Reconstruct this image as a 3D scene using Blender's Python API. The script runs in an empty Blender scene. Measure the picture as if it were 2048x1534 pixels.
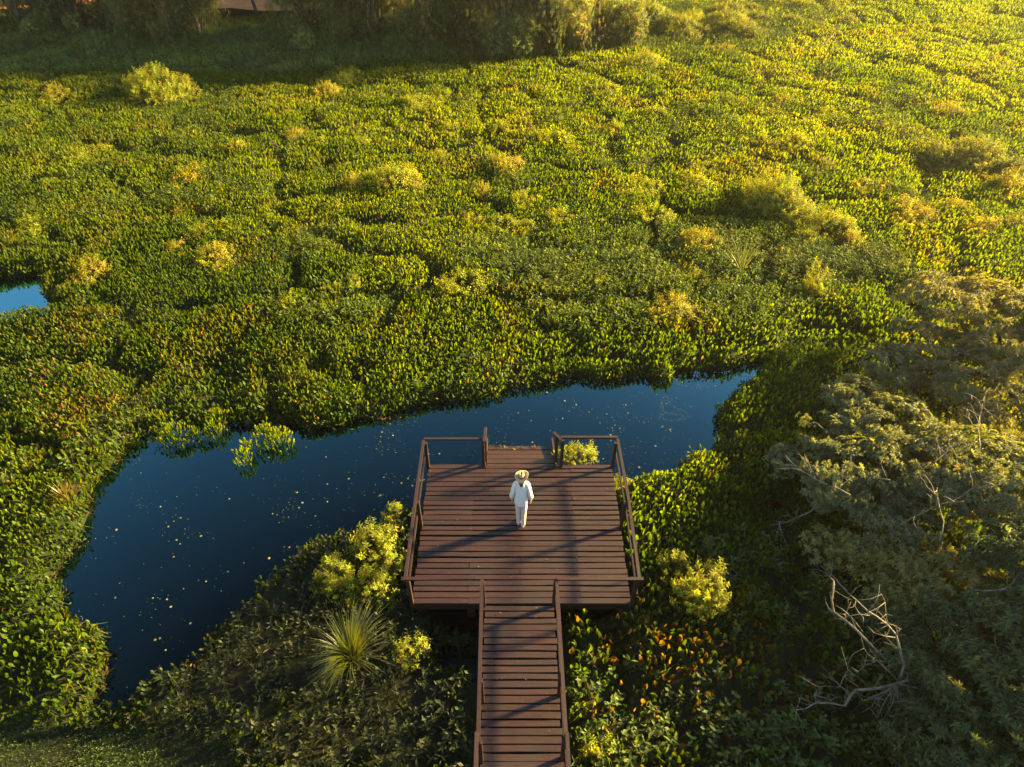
import bpy, bmesh, math, random
import numpy as np
from mathutils import Vector, Matrix
R = math.radians
C = bpy.context.scene.collection
sc = bpy.context.scene
rng = np.random.default_rng(7)
random.seed(7)

# ------------------------------------------------------------------ camera, sky, sun, exposure
CAM = Vector((0.0, 0.0, 11.6)); PITCH = R(42.0); F = 1366.0
cam = bpy.data.cameras.new('camera'); camo = bpy.data.objects.new('camera', cam); C.objects.link(camo)
cam.sensor_width = 36; cam.lens = F / 2048 * 36; cam.clip_start = 0.1; cam.clip_end = 3000
camo.location = CAM; camo.rotation_euler = (math.pi / 2 - PITCH, 0, 0); sc.camera = camo
SUN_AZ = R(21.0); SUN_EL = R(18.0)
SDIR = Vector((math.cos(SUN_EL) * math.cos(SUN_AZ), math.cos(SUN_EL) * math.sin(SUN_AZ), math.sin(SUN_EL)))
sun = bpy.data.lights.new('sun', 'SUN'); suno = bpy.data.objects.new('sun', sun); C.objects.link(suno)
sun.energy = 5.0; sun.angle = R(4.2); sun.color = (1.0, 0.765, 0.28)
suno.rotation_euler = (-SDIR).to_track_quat('-Z', 'Y').to_euler(); suno.location = (60, 27, 30)
w = bpy.data.worlds.new('World'); sc.world = w; w.use_nodes = True
nt = w.node_tree; bg = nt.nodes['Background']
sky = nt.nodes.new('ShaderNodeTexSky'); sky.sky_type = 'NISHITA'; sky.sun_disc = False
sky.sun_elevation = SUN_EL; sky.sun_rotation = math.pi / 2 - SUN_AZ; sky.air_density = 1.2; sky.dust_density = 0.2; sky.ozone_density = 1.6
nt.links.new(sky.outputs[0], bg.inputs[0]); bg.inputs[1].default_value = 0.036
sc.view_settings.view_transform = 'Standard'; sc.view_settings.look = 'None'
sc.view_settings.exposure = 3.15; sc.view_settings.gamma = 1.0
cy = sc.cycles
cy.max_bounces = 6; cy.diffuse_bounces = 3; cy.glossy_bounces = 2; cy.transmission_bounces = 4
cy.transparent_max_bounces = 8; cy.volume_bounces = 0; cy.caustics_reflective = False; cy.caustics_refractive = False
cy.use_denoising = True

def P(px, py, z=0.0):
    """world point at height z seen at photo pixel (px, py): used to survey where things stand"""
    dx = (px - 1024) / F; dy = -(py - 767) / F
    d = Vector((dx, math.cos(PITCH) + dy * math.sin(PITCH), -math.sin(PITCH) + dy * math.cos(PITCH)))
    t = (z - CAM.z) / d.z
    return CAM + d * t
def depth(p):
    return (p.y) * math.cos(PITCH) + (CAM.z - p.z) * math.sin(PITCH)

# ------------------------------------------------------------------ materials
def mat(name):
    m = bpy.data.materials.new(name); m.use_nodes = True
    n = m.node_tree; n.nodes.clear()
    return m, n, n.nodes, n.links
def leaf_mat(name, transl=0.45, tr_mul=(1.9, 1.5, 0.35), rough=0.38, gloss=0.05):
    m, n, N, L = mat(name)
    at = N.new('ShaderNodeAttribute'); at.attribute_name = 'tint'
    df = N.new('ShaderNodeBsdfDiffuse'); L.new(at.outputs['Color'], df.inputs[0])
    mu = N.new('ShaderNodeMix'); mu.data_type = 'RGBA'; mu.blend_type = 'MULTIPLY'; mu.inputs[0].default_value = 1
    L.new(at.outputs['Color'], mu.inputs[6]); mu.inputs[7].default_value = (*tr_mul, 1)
    tr = N.new('ShaderNodeBsdfTranslucent'); L.new(mu.outputs[2], tr.inputs[0])
    mx = N.new('ShaderNodeMixShader'); mx.inputs[0].default_value = transl
    L.new(df.outputs[0], mx.inputs[1]); L.new(tr.outputs[0], mx.inputs[2])
    gl = N.new('ShaderNodeBsdfGlossy'); gl.inputs['Roughness'].default_value = rough
    gl.inputs[0].default_value = (1, 1, 1, 1)
    m2 = N.new('ShaderNodeMixShader'); m2.inputs[0].default_value = gloss
    L.new(mx.outputs[0], m2.inputs[1]); L.new(gl.outputs[0], m2.inputs[2])
    o = N.new('ShaderNodeOutputMaterial'); L.new(m2.outputs[0], o.inputs[0])
    return m
def noise_mat(name, c1, c2, scale=(1, 1, 1), nscale=6, rough=0.8, bump=0.0, detail=6, spec=0.3, c3=None, n3=1.2):
    m, n, N, L = mat(name)
    tc = N.new('ShaderNodeTexCoord'); mp = N.new('ShaderNodeMapping'); mp.inputs['Scale'].default_value = scale
    L.new(tc.outputs['Object'], mp.inputs[0])
    nz = N.new('ShaderNodeTexNoise'); nz.inputs['Scale'].default_value = nscale; nz.inputs['Detail'].default_value = detail
    L.new(mp.outputs[0], nz.inputs['Vector'])
    cr = N.new('ShaderNodeValToRGB'); cr.color_ramp.elements[0].position = 0.35; cr.color_ramp.elements[1].position = 0.68
    cr.color_ramp.elements[0].color = (*c1, 1); cr.color_ramp.elements[1].color = (*c2, 1)
    L.new(nz.outputs[0], cr.inputs[0]); col = cr.outputs[0]
    if c3:
        n2 = N.new('ShaderNodeTexNoise'); n2.inputs['Scale'].default_value = n3; n2.inputs['Detail'].default_value = 4
        L.new(tc.outputs['Object'], n2.inputs['Vector'])
        r2 = N.new('ShaderNodeValToRGB'); r2.color_ramp.elements[0].position = 0.5; r2.color_ramp.elements[1].position = 0.62
        L.new(n2.outputs[0], r2.inputs[0])
        mx = N.new('ShaderNodeMix'); mx.data_type = 'RGBA'; L.new(r2.outputs[0], mx.inputs[0])
        L.new(col, mx.inputs[6]); mx.inputs[7].default_value = (*c3, 1); col = mx.outputs[2]
    b = N.new('ShaderNodeBsdfPrincipled'); L.new(col, b.inputs['Base Color'])
    b.inputs['Roughness'].default_value = rough; b.inputs['Specular IOR Level'].default_value = spec
    if bump:
        bp = N.new('ShaderNodeBump'); bp.inputs['Strength'].default_value = bump; bp.inputs['Distance'].default_value = 0.02
        L.new(nz.outputs[0], bp.inputs['Height']); L.new(bp.outputs[0], b.inputs['Normal'])
    o = N.new('ShaderNodeOutputMaterial'); L.new(b.outputs[0], o.inputs[0])
    return m
def wood_mat():
    m, n, N, L = mat('deck_wood')
    tc = N.new('ShaderNodeTexCoord'); at = N.new('ShaderNodeAttribute'); at.attribute_name = 'tint'
    mp = N.new('ShaderNodeMapping'); mp.inputs['Scale'].default_value = (1.6, 26, 26)
    L.new(tc.outputs['Object'], mp.inputs[0])
    nz = N.new('ShaderNodeTexNoise'); nz.inputs['Scale'].default_value = 2.2; nz.inputs['Detail'].default_value = 8; nz.inputs['Distortion'].default_value = 0.6
    L.new(mp.outputs[0], nz.inputs['Vector'])
    cr = N.new('ShaderNodeValToRGB'); e = cr.color_ramp.elements
    e[0].position = 0.3; e[0].color = (0.55, 0.5, 0.5, 1); e[1].position = 0.75; e[1].color = (1.35, 1.3, 1.3, 1)
    L.new(nz.outputs[0], cr.inputs[0])
    mu = N.new('ShaderNodeMix'); mu.data_type = 'RGBA'; mu.blend_type = 'MULTIPLY'; mu.inputs[0].default_value = 1
    L.new(at.outputs['Color'], mu.inputs[6]); L.new(cr.outputs[0], mu.inputs[7])
    n2 = N.new('ShaderNodeTexNoise'); n2.inputs['Scale'].default_value = 1.7; n2.inputs['Detail'].default_value = 5
    L.new(tc.outputs['Object'], n2.inputs['Vector'])
    r2 = N.new('ShaderNodeValToRGB'); r2.color_ramp.elements[0].position = 0.42; r2.color_ramp.elements[1].position = 0.66
    r2.color_ramp.elements[0].color = (1, 1, 1, 1); r2.color_ramp.elements[1].color = (0.62, 0.66, 0.7, 1)
    L.new(n2.outputs[0], r2.inputs[0])
    m3 = N.new('ShaderNodeMix'); m3.data_type = 'RGBA'; m3.blend_type = 'MULTIPLY'; m3.inputs[0].default_value = 0.8
    L.new(mu.outputs[2], m3.inputs[6]); L.new(r2.outputs[0], m3.inputs[7])
    b = N.new('ShaderNodeBsdfPrincipled'); L.new(m3.outputs[2], b.inputs['Base Color'])
    mr = N.new('ShaderNodeMapRange'); L.new(n2.outputs[0], mr.inputs[0]); mr.inputs[3].default_value = 0.38; mr.inputs[4].default_value = 0.65
    L.new(mr.outputs[0], b.inputs['Roughness']); b.inputs['Specular IOR Level'].default_value = 0.5
    bp = N.new('ShaderNodeBump'); bp.inputs['Strength'].default_value = 0.5; bp.inputs['Distance'].default_value = 0.004
    L.new(nz.outputs[0], bp.inputs['Height']); L.new(bp.outputs[0], b.inputs['Normal'])
    o = N.new('ShaderNodeOutputMaterial'); L.new(b.outputs[0], o.inputs[0])
    return m
def water_mat():
    m, n, N, L = mat('marsh_water')
    tc = N.new('ShaderNodeTexCoord')
    nz = N.new('ShaderNodeTexNoise'); nz.inputs['Scale'].default_value = 5.0; nz.inputs['Detail'].default_value = 3
    L.new(tc.outputs['Object'], nz.inputs['Vector'])
    bp = N.new('ShaderNodeBump'); bp.inputs['Strength'].default_value = 0.09; bp.inputs['Distance'].default_value = 0.02
    L.new(nz.outputs[0], bp.inputs['Height'])
    b = N.new('ShaderNodeBsdfDiffuse'); b.inputs[0].default_value = (0.0002, 0.0008, 0.0018, 1)
    gl = N.new('ShaderNodeBsdfGlossy'); gl.inputs[0].default_value = (.30, .85, 1, 1); gl.inputs['Roughness'].default_value = .05
    fr = N.new('ShaderNodeFresnel'); fr.inputs[0].default_value = 1.33; L.new(bp.outputs[0], fr.inputs['Normal']); L.new(bp.outputs[0], gl.inputs['Normal'])
    mr = N.new('ShaderNodeMapRange'); mr.clamp = True; L.new(fr.outputs[0], mr.inputs[0])
    mr.inputs[1].default_value = .0215; mr.inputs[2].default_value = .052; mr.inputs[3].default_value = .007; mr.inputs[4].default_value = .50
    mx = N.new('ShaderNodeMixShader'); L.new(mr.outputs[0], mx.inputs[0]); L.new(b.outputs[0], mx.inputs[1]); L.new(gl.outputs[0], mx.inputs[2])
    o = N.new('ShaderNodeOutputMaterial'); L.new(mx.outputs[0], o.inputs[0])
    return m
M = {}
M['leaf'] = leaf_mat('hyacinth_leaf', 0.55, (2.5, 2.1, 0.15), 0.5, 0.008)
M['weed'] = leaf_mat('weed_leaf', 0.45, (1.8, 1.5, 0.35), 0.6, 0.015)
M['feather'] = leaf_mat('feathery_leaf', 0.5, (1.9, 1.6, 0.4), 0.6, 0.01)
M['tree'] = leaf_mat('tree_leaf', 0.45, (1.9, 1.6, 0.4), 0.5, 0.02)
M['straw'] = leaf_mat('grass_blade', 0.45, (1.3, 1.2, 0.5), 0.4, 0.05)
M['wood'] = wood_mat()
M['bark'] = noise_mat('bark', (0.05, 0.035, 0.025), (0.14, 0.11, 0.085), (1, 1, 0.25), 14, 0.9, 0.6)
M['deadwood'] = noise_mat('dead_wood', (0.07, 0.055, 0.04), (0.21, 0.17, 0.13), (1, 1, 1), 9, 0.8, 0.4)
M['ground'] = noise_mat('marsh_bed', (0.006, 0.008, 0.003), (0.02, 0.028, 0.008), (1, 1, 1), 3.5, 0.95, 0.5, c3=(0.018, 0.014, 0.007))
M['bank'] = noise_mat('bank_soil', (0.03, 0.035, 0.012), (0.06, 0.06, 0.02), (1, 1, 1), 0.8, 0.95, 0.5)
M['dirt'] = noise_mat('red_dirt', (0.40, 0.14, 0.04), (0.55, 0.22, 0.07), (1, 1, 1), 1.5, 0.95, 0.3)
M['water'] = water_mat()
M['cloth'] = noise_mat('white_linen', (0.56, 0.56, 0.57), (0.62, 0.62, 0.63), (1, 1, 1), 30, 0.85, 0.2)
M['trouser'] = noise_mat('blush_cotton', (0.52, 0.42, 0.39), (0.56, 0.47, 0.44), (1, 1, 1), 30, 0.85, 0.2)
M['skin'] = noise_mat('skin', (0.50, 0.27, 0.18), (0.56, 0.32, 0.21), (1, 1, 1), 20, 0.5)
M['hair'] = noise_mat('auburn_hair', (0.10, 0.03, 0.012), (0.22, 0.07, 0.025), (30, 30, 3), 4, 0.5, 0.4)
M['straw_hat'] = noise_mat('straw_hat', (0.36, 0.27, 0.15), (0.48, 0.37, 0.22), (1, 1, 1), 60, 0.7, 0.4)
M['black'] = noise_mat('black_ribbon', (0.012, 0.011, 0.012), (0.02, 0.018, 0.018), (1, 1, 1), 30, 0.7)
M['shoe'] = noise_mat('cream_leather', (0.45, 0.40, 0.32), (0.52, 0.47, 0.38), (1, 1, 1), 20, 0.5)

# ------------------------------------------------------------------ object helpers
def tag(o, label=None, cat=None, group=None, kind=None):
    if label: o['label'] = label
    if cat: o['category'] = cat
    if group: o['group'] = group
    if kind: o['kind'] = kind
    return o
def empty(name, loc, rz=0):
    o = bpy.data.objects.new(name, None); C.objects.link(o); o.location = loc; o.rotation_euler = (0, 0, rz)
    o.empty_display_size = 0.2
    return o
def link(name, me, m, parent=None):
    o = bpy.data.objects.new(name, me); C.objects.link(o)
    if m and not me.materials: me.materials.append(m)
    if parent: o.parent = parent
    return o

class NB:
    """numpy mesh builder: verts, faces of 3 or 4 corners, a tint per vertex"""
    def __init__(s): s.v = []; s.f = {3: [], 4: []}; s.c = []; s.n = 0
    def add(s, v, faces, c):
        v = np.asarray(v, np.float32).reshape(-1, 3)
        for k, f in faces.items():
            if len(f): s.f[k].append(np.asarray(f, np.int64).reshape(-1, k) + s.n)
        s.v.append(v); s.c.append(np.asarray(c, np.float32).reshape(-1, 3)); s.n += len(v)
    def place(s, tpl, pos, yaw, tilt, scale, tint, shade=None, zs=None):
        """copies of a template (verts, faces dict[, vertex tint mult]) tilted about x, then turned about z"""
        tv, tf = tpl[0], tpl[1]; tm = tpl[2] if len(tpl) > 2 else np.ones((len(tv), 3))
        n = len(pos)
        if n == 0: return
        pos = np.asarray(pos, float); yaw = np.asarray(yaw); tilt = np.asarray(tilt)
        scale = np.broadcast_to(np.asarray(scale, float), (n,))
        x = tv[None, :, 0] * scale[:, None]; y = tv[None, :, 1] * scale[:, None]; z = tv[None, :, 2] * scale[:, None]
        if zs is not None: z = z * np.asarray(zs)[:, None]
        ct, st = np.cos(tilt)[:, None], np.sin(tilt)[:, None]
        y2 = y * ct - z * st; z2 = y * st + z * ct
        cyw, syw = np.cos(yaw)[:, None], np.sin(yaw)[:, None]
        X = x * cyw - y2 * syw + pos[:, 0:1]; Y = x * syw + y2 * cyw + pos[:, 1:2]; Z = z2 + pos[:, 2:3]
        V = np.stack([X, Y, Z], -1).reshape(-1, 3)
        off = (np.arange(n) * len(tv))[:, None, None]
        F_ = {k: (np.asarray(f)[None] + off).reshape(-1, k) for k, f in tf.items() if len(f)}
        col = np.asarray(tint, float)[:, None, :] * tm[None]
        s.add(V, F_, np.clip(col, 0, 1).reshape(-1, 3))
    def mesh(s, name, smooth=False):
        me = bpy.data.meshes.new(name)
        v = np.concatenate(s.v); c = np.concatenate(s.c)
        parts = [(k, np.concatenate(s.f[k])) for k in (3, 4) if s.f[k]]
        nl = sum(k * len(f) for k, f in parts); npol = sum(len(f) for k, f in parts)
        me.vertices.add(len(v)); me.vertices.foreach_set('co', v.ravel())
        me.loops.add(nl); me.polygons.add(npol)
        me.loops.foreach_set('vertex_index', np.concatenate([f.ravel() for k, f in parts]).astype(np.int32))
        tot = np.concatenate([np.full(len(f), k) for k, f in parts]); st = np.concatenate([[0], np.cumsum(tot)[:-1]])
        me.polygons.foreach_set('loop_start', st.astype(np.int32))
        me.polygons.foreach_set('use_smooth', np.full(npol, bool(smooth)))
        me.update(calc_edges=True)
        a = me.color_attributes.new('tint', 'FLOAT_COLOR', 'POINT')
        a.data.foreach_set('color', np.concatenate([c, np.ones((len(c), 1), np.float32)], 1).ravel())
        return me
def box(nb, c, sx, sy, sz, tint, rot=None, jit=0.0):
    v = np.array([[x, y, z] for z in (-1, 1) for y in (-1, 1) for x in (-1, 1)], float) * [sx / 2, sy / 2, sz / 2]
    if jit: v += rng.uniform(-jit, jit, v.shape)
    if rot is not None: v = v @ np.array(rot.to_3x3()).T
    v += np.asarray(c)
    f = [[0, 2, 3, 1], [4, 5, 7, 6], [0, 1, 5, 4], [2, 6, 7, 3], [0, 4, 6, 2], [1, 3, 7, 5]]
    nb.add(v, {4: f}, np.tile(tint, (8, 1)))
def bar(nb, a, b, w_, h_, tint, roll=0.0):
    """a square bar from a to b: w_ across, h_ deep"""
    a = Vector(a); b = Vector(b); d = b - a
    q = d.to_track_quat('X', 'Z').to_matrix().to_4x4() @ Matrix.Rotation(roll, 4, 'X')
    box(nb, (a + b) / 2, d.length, w_, h_, tint, q, 0.0015)
def tube(nb, pts, rad, sides=6, tint=(1, 1, 1), wob=0.0):
    pts = [Vector(p) for p in pts]; n = len(pts); V = []; prev = None
    for i, p in enumerate(pts):
        d = (pts[min(i + 1, n - 1)] - pts[max(i - 1, 0)]).normalized()
        if prev is None: u = d.orthogonal().normalized()
        else:
            u = prev - d * prev.dot(d)
            u = u.normalized() if u.length > 1e-6 else d.orthogonal().normalized()
        prev = u; vv = d.cross(u)
        for k in range(sides):
            a = 2 * math.pi * k / sides; r = rad[i] * (1 + wob * random.uniform(-1, 1))
            V.append(p + (u * math.cos(a) + vv * math.sin(a)) * r)
    Fq = [[i * sides + k, i * sides + (k + 1) % sides, (i + 1) * sides + (k + 1) % sides, (i + 1) * sides + k] for i in range(n - 1) for k in range(sides)]
    V.append(pts[0]); V.append(pts[-1]); c0 = n * sides
    T = [[c0, (k + 1) % sides, k] for k in range(sides)] + [[c0 + 1, (n - 1) * sides + k, (n - 1) * sides + (k + 1) % sides] for k in range(sides)]
    nb.add([tuple(v) for v in V], {4: Fq, 3: T}, np.tile(tint, (len(V), 1)))

# ------------------------------------------------------------------ noise and fields
_tab = rng.random(65536)
def vnoise(x, y, seed=0):
    xi = np.floor(x).astype(np.int64); yi = np.floor(y).astype(np.int64); fx = x - xi; fy = y - yi
    fx = fx * fx * (3 - 2 * fx); fy = fy * fy * (3 - 2 * fy)
    h = lambda a, b: _tab[((a * 7919 + b * 104729 + seed * 1299709) ^ ((a * 31 + seed) * (b + 17))) & 65535]
    return (h(xi, yi) * (1 - fx) + h(xi + 1, yi) * fx) * (1 - fy) + (h(xi, yi + 1) * (1 - fx) + h(xi + 1, yi + 1) * fx) * fy
def fbm(x, y, sc_=1.0, o=4, seed=0):
    t = 0; a = 0.5; s = 0
    for i in range(o):
        t = t + a * vnoise(x * sc_, y * sc_, seed + i); s += a; a *= 0.5; sc_ *= 2.03
    return t / s
def poly(pts): return np.array([tuple(P(*p))[:2] for p in pts])
def sdist(x, y, pg):
    """signed distance to polygon, positive inside"""
    d = np.full(x.shape, 1e9); ins = np.zeros(x.shape, bool); n = len(pg)
    for i in range(n):
        ax, ay = pg[i]; bx, by = pg[(i + 1) % n]
        ex, ey = bx - ax, by - ay; t = np.clip(((x - ax) * ex + (y - ay) * ey) / (ex * ex + ey * ey + 1e-12), 0, 1)
        d = np.minimum(d, np.hypot(x - ax - t * ex, y - ay - t * ey))
        if ay != by:
            c = ((ay > y) != (by > y)) & (x < (bx - ax) * (y - ay) / (by - ay) + ax); ins ^= c
    return np.where(ins, d, -d)
WATER = [poly([(185,1410,.2),(205,1330,0),(200,1262,0),(125,1225,0),(112,1150,0),(172,1085,0),(170,985,0),(210,935,0),(285,868,0),
  (350,838,0),(400,842,0),(470,850,0),(590,850,0),(640,862,0),(720,838,0),(800,822,0),(900,800,0),(1000,792,0),(1100,778,0),(1150,752,0),
  (1200,762,0),(1340,768,0),(1350,742,0),(1400,748,0),(1540,722,0),(1478,765,.4),(1452,800,.4),(1455,850,.3),(1445,880,.5),(1382,884,.5),
  (1352,925,.5),(1280,948,.45),(1250,958,.4),(1225,1000,0),(835,1015,.3),(800,1025,.3),(700,1045,.4),(620,1075,.4),(560,1125,.35),(520,1145,.3),
  (480,1210,.3),(420,1255,.25),(400,1305,.2),(300,1345,.2),(270,1400,.2)]),
  poly([(-90,575,0),(0,560,0),(70,549,0),(88,560,0),(90,588,0.1),(125,600,.4),(60,603,.45),(0,612,.45),(-90,620,.4)]),
  poly([(878,1300,0),(975,1290,0),(975,1350,0),(885,1352,0)]),
  poly([(880,1215,0),(1110,1215,0),(1110,1270,0),(890,1275,0)]),
  poly([(1525,1000,.2),(1570,1000,.2),(1570,1022,.2),(1530,1022,.2)]),
  poly([(1600,1120,.2),(1660,1120,.2),(1665,1150,.2),(1610,1146,.2)])]
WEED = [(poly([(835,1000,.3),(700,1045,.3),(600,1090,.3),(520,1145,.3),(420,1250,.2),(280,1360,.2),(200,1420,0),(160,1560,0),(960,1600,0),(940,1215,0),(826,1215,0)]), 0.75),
        (poly([(850,470,.3),(1150,440,.3),(1500,470,.3),(1750,520,.3),(1650,620,.3),(1400,660,.3),(1150,640,.3),(900,540,.3)]), 0.5),
        (poly([(1140,1420,0),(1700,1440,0),(1700,1600,0),(1140,1600,0)]), 0.75),
        (poly([(1000,470,.3),(700,560,.3),(560,500,.3),(700,430,.3)]), 0.3),
        (poly([(1260,30,.3),(1800,-30,.3),(1500,110,.3),(1250,100,.3)]), 0.8),
        (poly([(-200,60,.3),(1260,60,.3),(1250,100,.3),(1000,108,.3),(560,150,.3),(250,150,.3),(-200,170,.3)]), 0.95)]
BROWN = [poly([(1130,1215,.2),(1350,1200,.3),(1720,1330,.3),(1700,1520,.2),(1150,1500,.2)]), poly([(0,600,.5),(230,620,.5),(290,800,.5),(200,900,.5),(0,880,.5)])]
LAWN = poly([(-200,1440,0),(60,1425,0),(230,1440,0),(480,1475,0),(560,1600,0),(-200,1600,0)])
DX0, DX1, DY0, DY1, DZ = -1.77, 2.12, 6.38, 9.66, 0.6
WX0, WX1 = -0.47, 0.74
def wdist(x, y):
    wx = x + 0.25 * (fbm(x, y, 1.3, 3, 3) - 0.5) * 2; wy = y + 0.25 * (fbm(x, y, 1.3, 3, 9) - 0.5) * 2
    d = np.full(x.shape, -1e9)
    for pg in WATER: d = np.maximum(d, sdist(wx, wy, pg))
    return d
cs = []
for gx in np.arange(-52, 52, 3.4):
    for gy in np.arange(0, 64, 3.0):
        if rng.random() < 0.72: cs.append((gx + rng.uniform(-1.9, 1.9), gy + rng.uniform(-1.7, 1.7)))
cs = np.array(cs); cw = rng.uniform(-0.5, 0.7, len(cs))
def cell(x, y, S=cs, W=cw):
    """distance to the seam between two floating mats, and the mat's id"""
    wx = x + 1.1 * (fbm(x, y, 0.35, 3, 21) - 0.5) * 2 + 0.3 * (fbm(x, y, 1.6, 2, 5) - 0.5) * 2
    wy = y + 1.1 * (fbm(x, y, 0.35, 3, 44) - 0.5) * 2 + 0.3 * (fbm(x, y, 1.6, 2, 15) - 0.5) * 2
    out = np.empty(x.shape); idx = np.empty(x.shape, int)
    xf, yf, of, jf = wx.ravel(), wy.ravel(), out.ravel(), idx.ravel()
    for i in range(0, len(xf), 20000):
        a, b = xf[i:i + 20000], yf[i:i + 20000]
        d = np.hypot(a[:, None] - S[None, :, 0], (b[:, None] - S[None, :, 1]) * 1.25) - W[None]
        k = np.argpartition(d, 1, axis=1)[:, :2]; dd = np.take_along_axis(d, k, 1)
        of[i:i + 20000] = np.abs(dd[:, 1] - dd[:, 0]) / 2; jf[i:i + 20000] = k[np.arange(len(a)), dd.argmin(1)]
    return out, idx
g2 = []
for gx in np.arange(-52, 52, 1.7):
    for gy in np.arange(0, 64, 1.4):
        g2.append((gx + rng.uniform(-.8, .8), gy + rng.uniform(-.7, .7)))
g2 = np.array(g2); gw = rng.uniform(-0.2, 0.2, len(g2)); near2 = {}
def cell2(x, y):
    out = np.empty(x.shape)
    # coarse bins keep this cheap
    bx = np.floor(x / 8).astype(int); by = np.floor(y / 8).astype(int); key = bx * 1000 + by
    for k in np.unique(key):
        m = key == k
        X, Y = x[m], y[m]
        s = (np.abs(g2[:, 0] - X.mean()) < 9) & (np.abs(g2[:, 1] - Y.mean()) < 9)
        out[m] = cell(X, Y, g2[s], gw[s])[0] if s.sum() > 2 else 0.5
    return out
def height(x, y):
    """top of the plant cover over the water; negative where there is open water"""
    wd = wdist(x, y)
    e1, idx = cell(x, y); e2 = cell2(x, y)
    far = np.clip((y - 12) / 14, 0, 1)
    sn = fbm(x, y, 0.33, 3, 131); e1 = e1 + 1.0 * np.clip(sn - 0.58, 0, 1) + .25 * (fbm(x, y, 2.2, 2, 7) - .5); e1 = np.maximum(e1, 0)
    h = 0.25 + 0.28 * (1 - np.exp(-e1 / 0.16)) + (0.04 + 0.08 * far) * (1 - np.exp(-e2 / 0.22)) + 0.10 * (fbm(x, y, 0.5, 3, 31) - 0.5)
    h = h + 0.10 * ((idx * 37 % 11) / 11 - 0.5)
    h *= np.clip(0.45 + (-wd) / 0.45, 0.0, 1.0)
    low = np.clip(sdist(x, y, WEED[0][0]) / 1.0, 0, 1); h = h * (1 - 0.25 * low)
    ln = np.clip(sdist(x, y, LAWN) / 0.6, 0, 1); h = h * (1 - ln) + 0.09 * ln
    fp = (x > DX0 - .05) & (x < DX1 + .05) & (y > DY0 - .05) & (y < DY1 + .9) | (x > WX0 - .12) & (x < WX1 + .12) & (y < DY0 + .2)
    h = np.where(fp, np.minimum(h, 0.2), h)
    return h, wd, e1, e2, idx
def weedfrac(x, y):
    w_ = np.zeros(x.shape)
    for pg, k in WEED: w_ = np.maximum(w_, k * np.clip(0.5 + sdist(x, y, pg) / 1.6, 0, 1))
    n = fbm(x, y, 0.45, 3, 77)
    return np.clip(w_ + (n - 0.5) * 1.2 * (w_ > 0.02) + 0.35 * (n > 0.68), 0, 1)

# ------------------------------------------------------------------ ground, water
def grid_sheet(name, xs, ys, zf, m, kind='structure'):
    X, Y = np.meshgrid(xs, ys); Z = zf(X, Y); nx, ny = len(xs), len(ys)
    i = np.arange(nx * ny).reshape(ny, nx)
    f = np.stack([i[:-1, :-1], i[:-1, 1:], i[1:, 1:], i[1:, :-1]], -1).reshape(-1, 4)
    nb = NB(); nb.add(np.stack([X, Y, Z], -1), {4: f}, np.ones((nx * ny, 3)))
    return tag(link(name, nb.mesh(name, True), m), kind=kind)
def ground_z(X, Y):
    sh = X.shape; x, y = X.ravel(), Y.ravel()
    h, wd, e1, e2, idx = height(x, y)
    z = np.where(wd > 0, -0.35, np.maximum(h - 0.26, -0.03 - 0.25 * (h < 0.24)))
    ln = sdist(x, y, LAWN); z = np.where((ln > 0), 0.03 + 0.03 * fbm(x, y, 2, 3, 5), z)
    bank = np.clip((y - 44.5) / 5, 0, 1) * np.clip((9 - x) / 3, 0, 1); z = z * (1 - bank) + bank * (0.45 + 0.3 * fbm(x, y, 0.3, 3, 8))
    return z.reshape(sh)
grid_sheet('ground', np.concatenate([np.linspace(-400, -54, 12), np.arange(-50, 50, 0.36), np.linspace(54, 400, 12)]),
           np.concatenate([np.linspace(-60, -2, 6), np.arange(0, 62, 0.30), np.linspace(66, 900, 14)]), ground_z, M['ground'])
grid_sheet('water', np.linspace(-400, 400, 9), np.linspace(-60, 900, 9), lambda X, Y: X * 0, M['water'])

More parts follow.
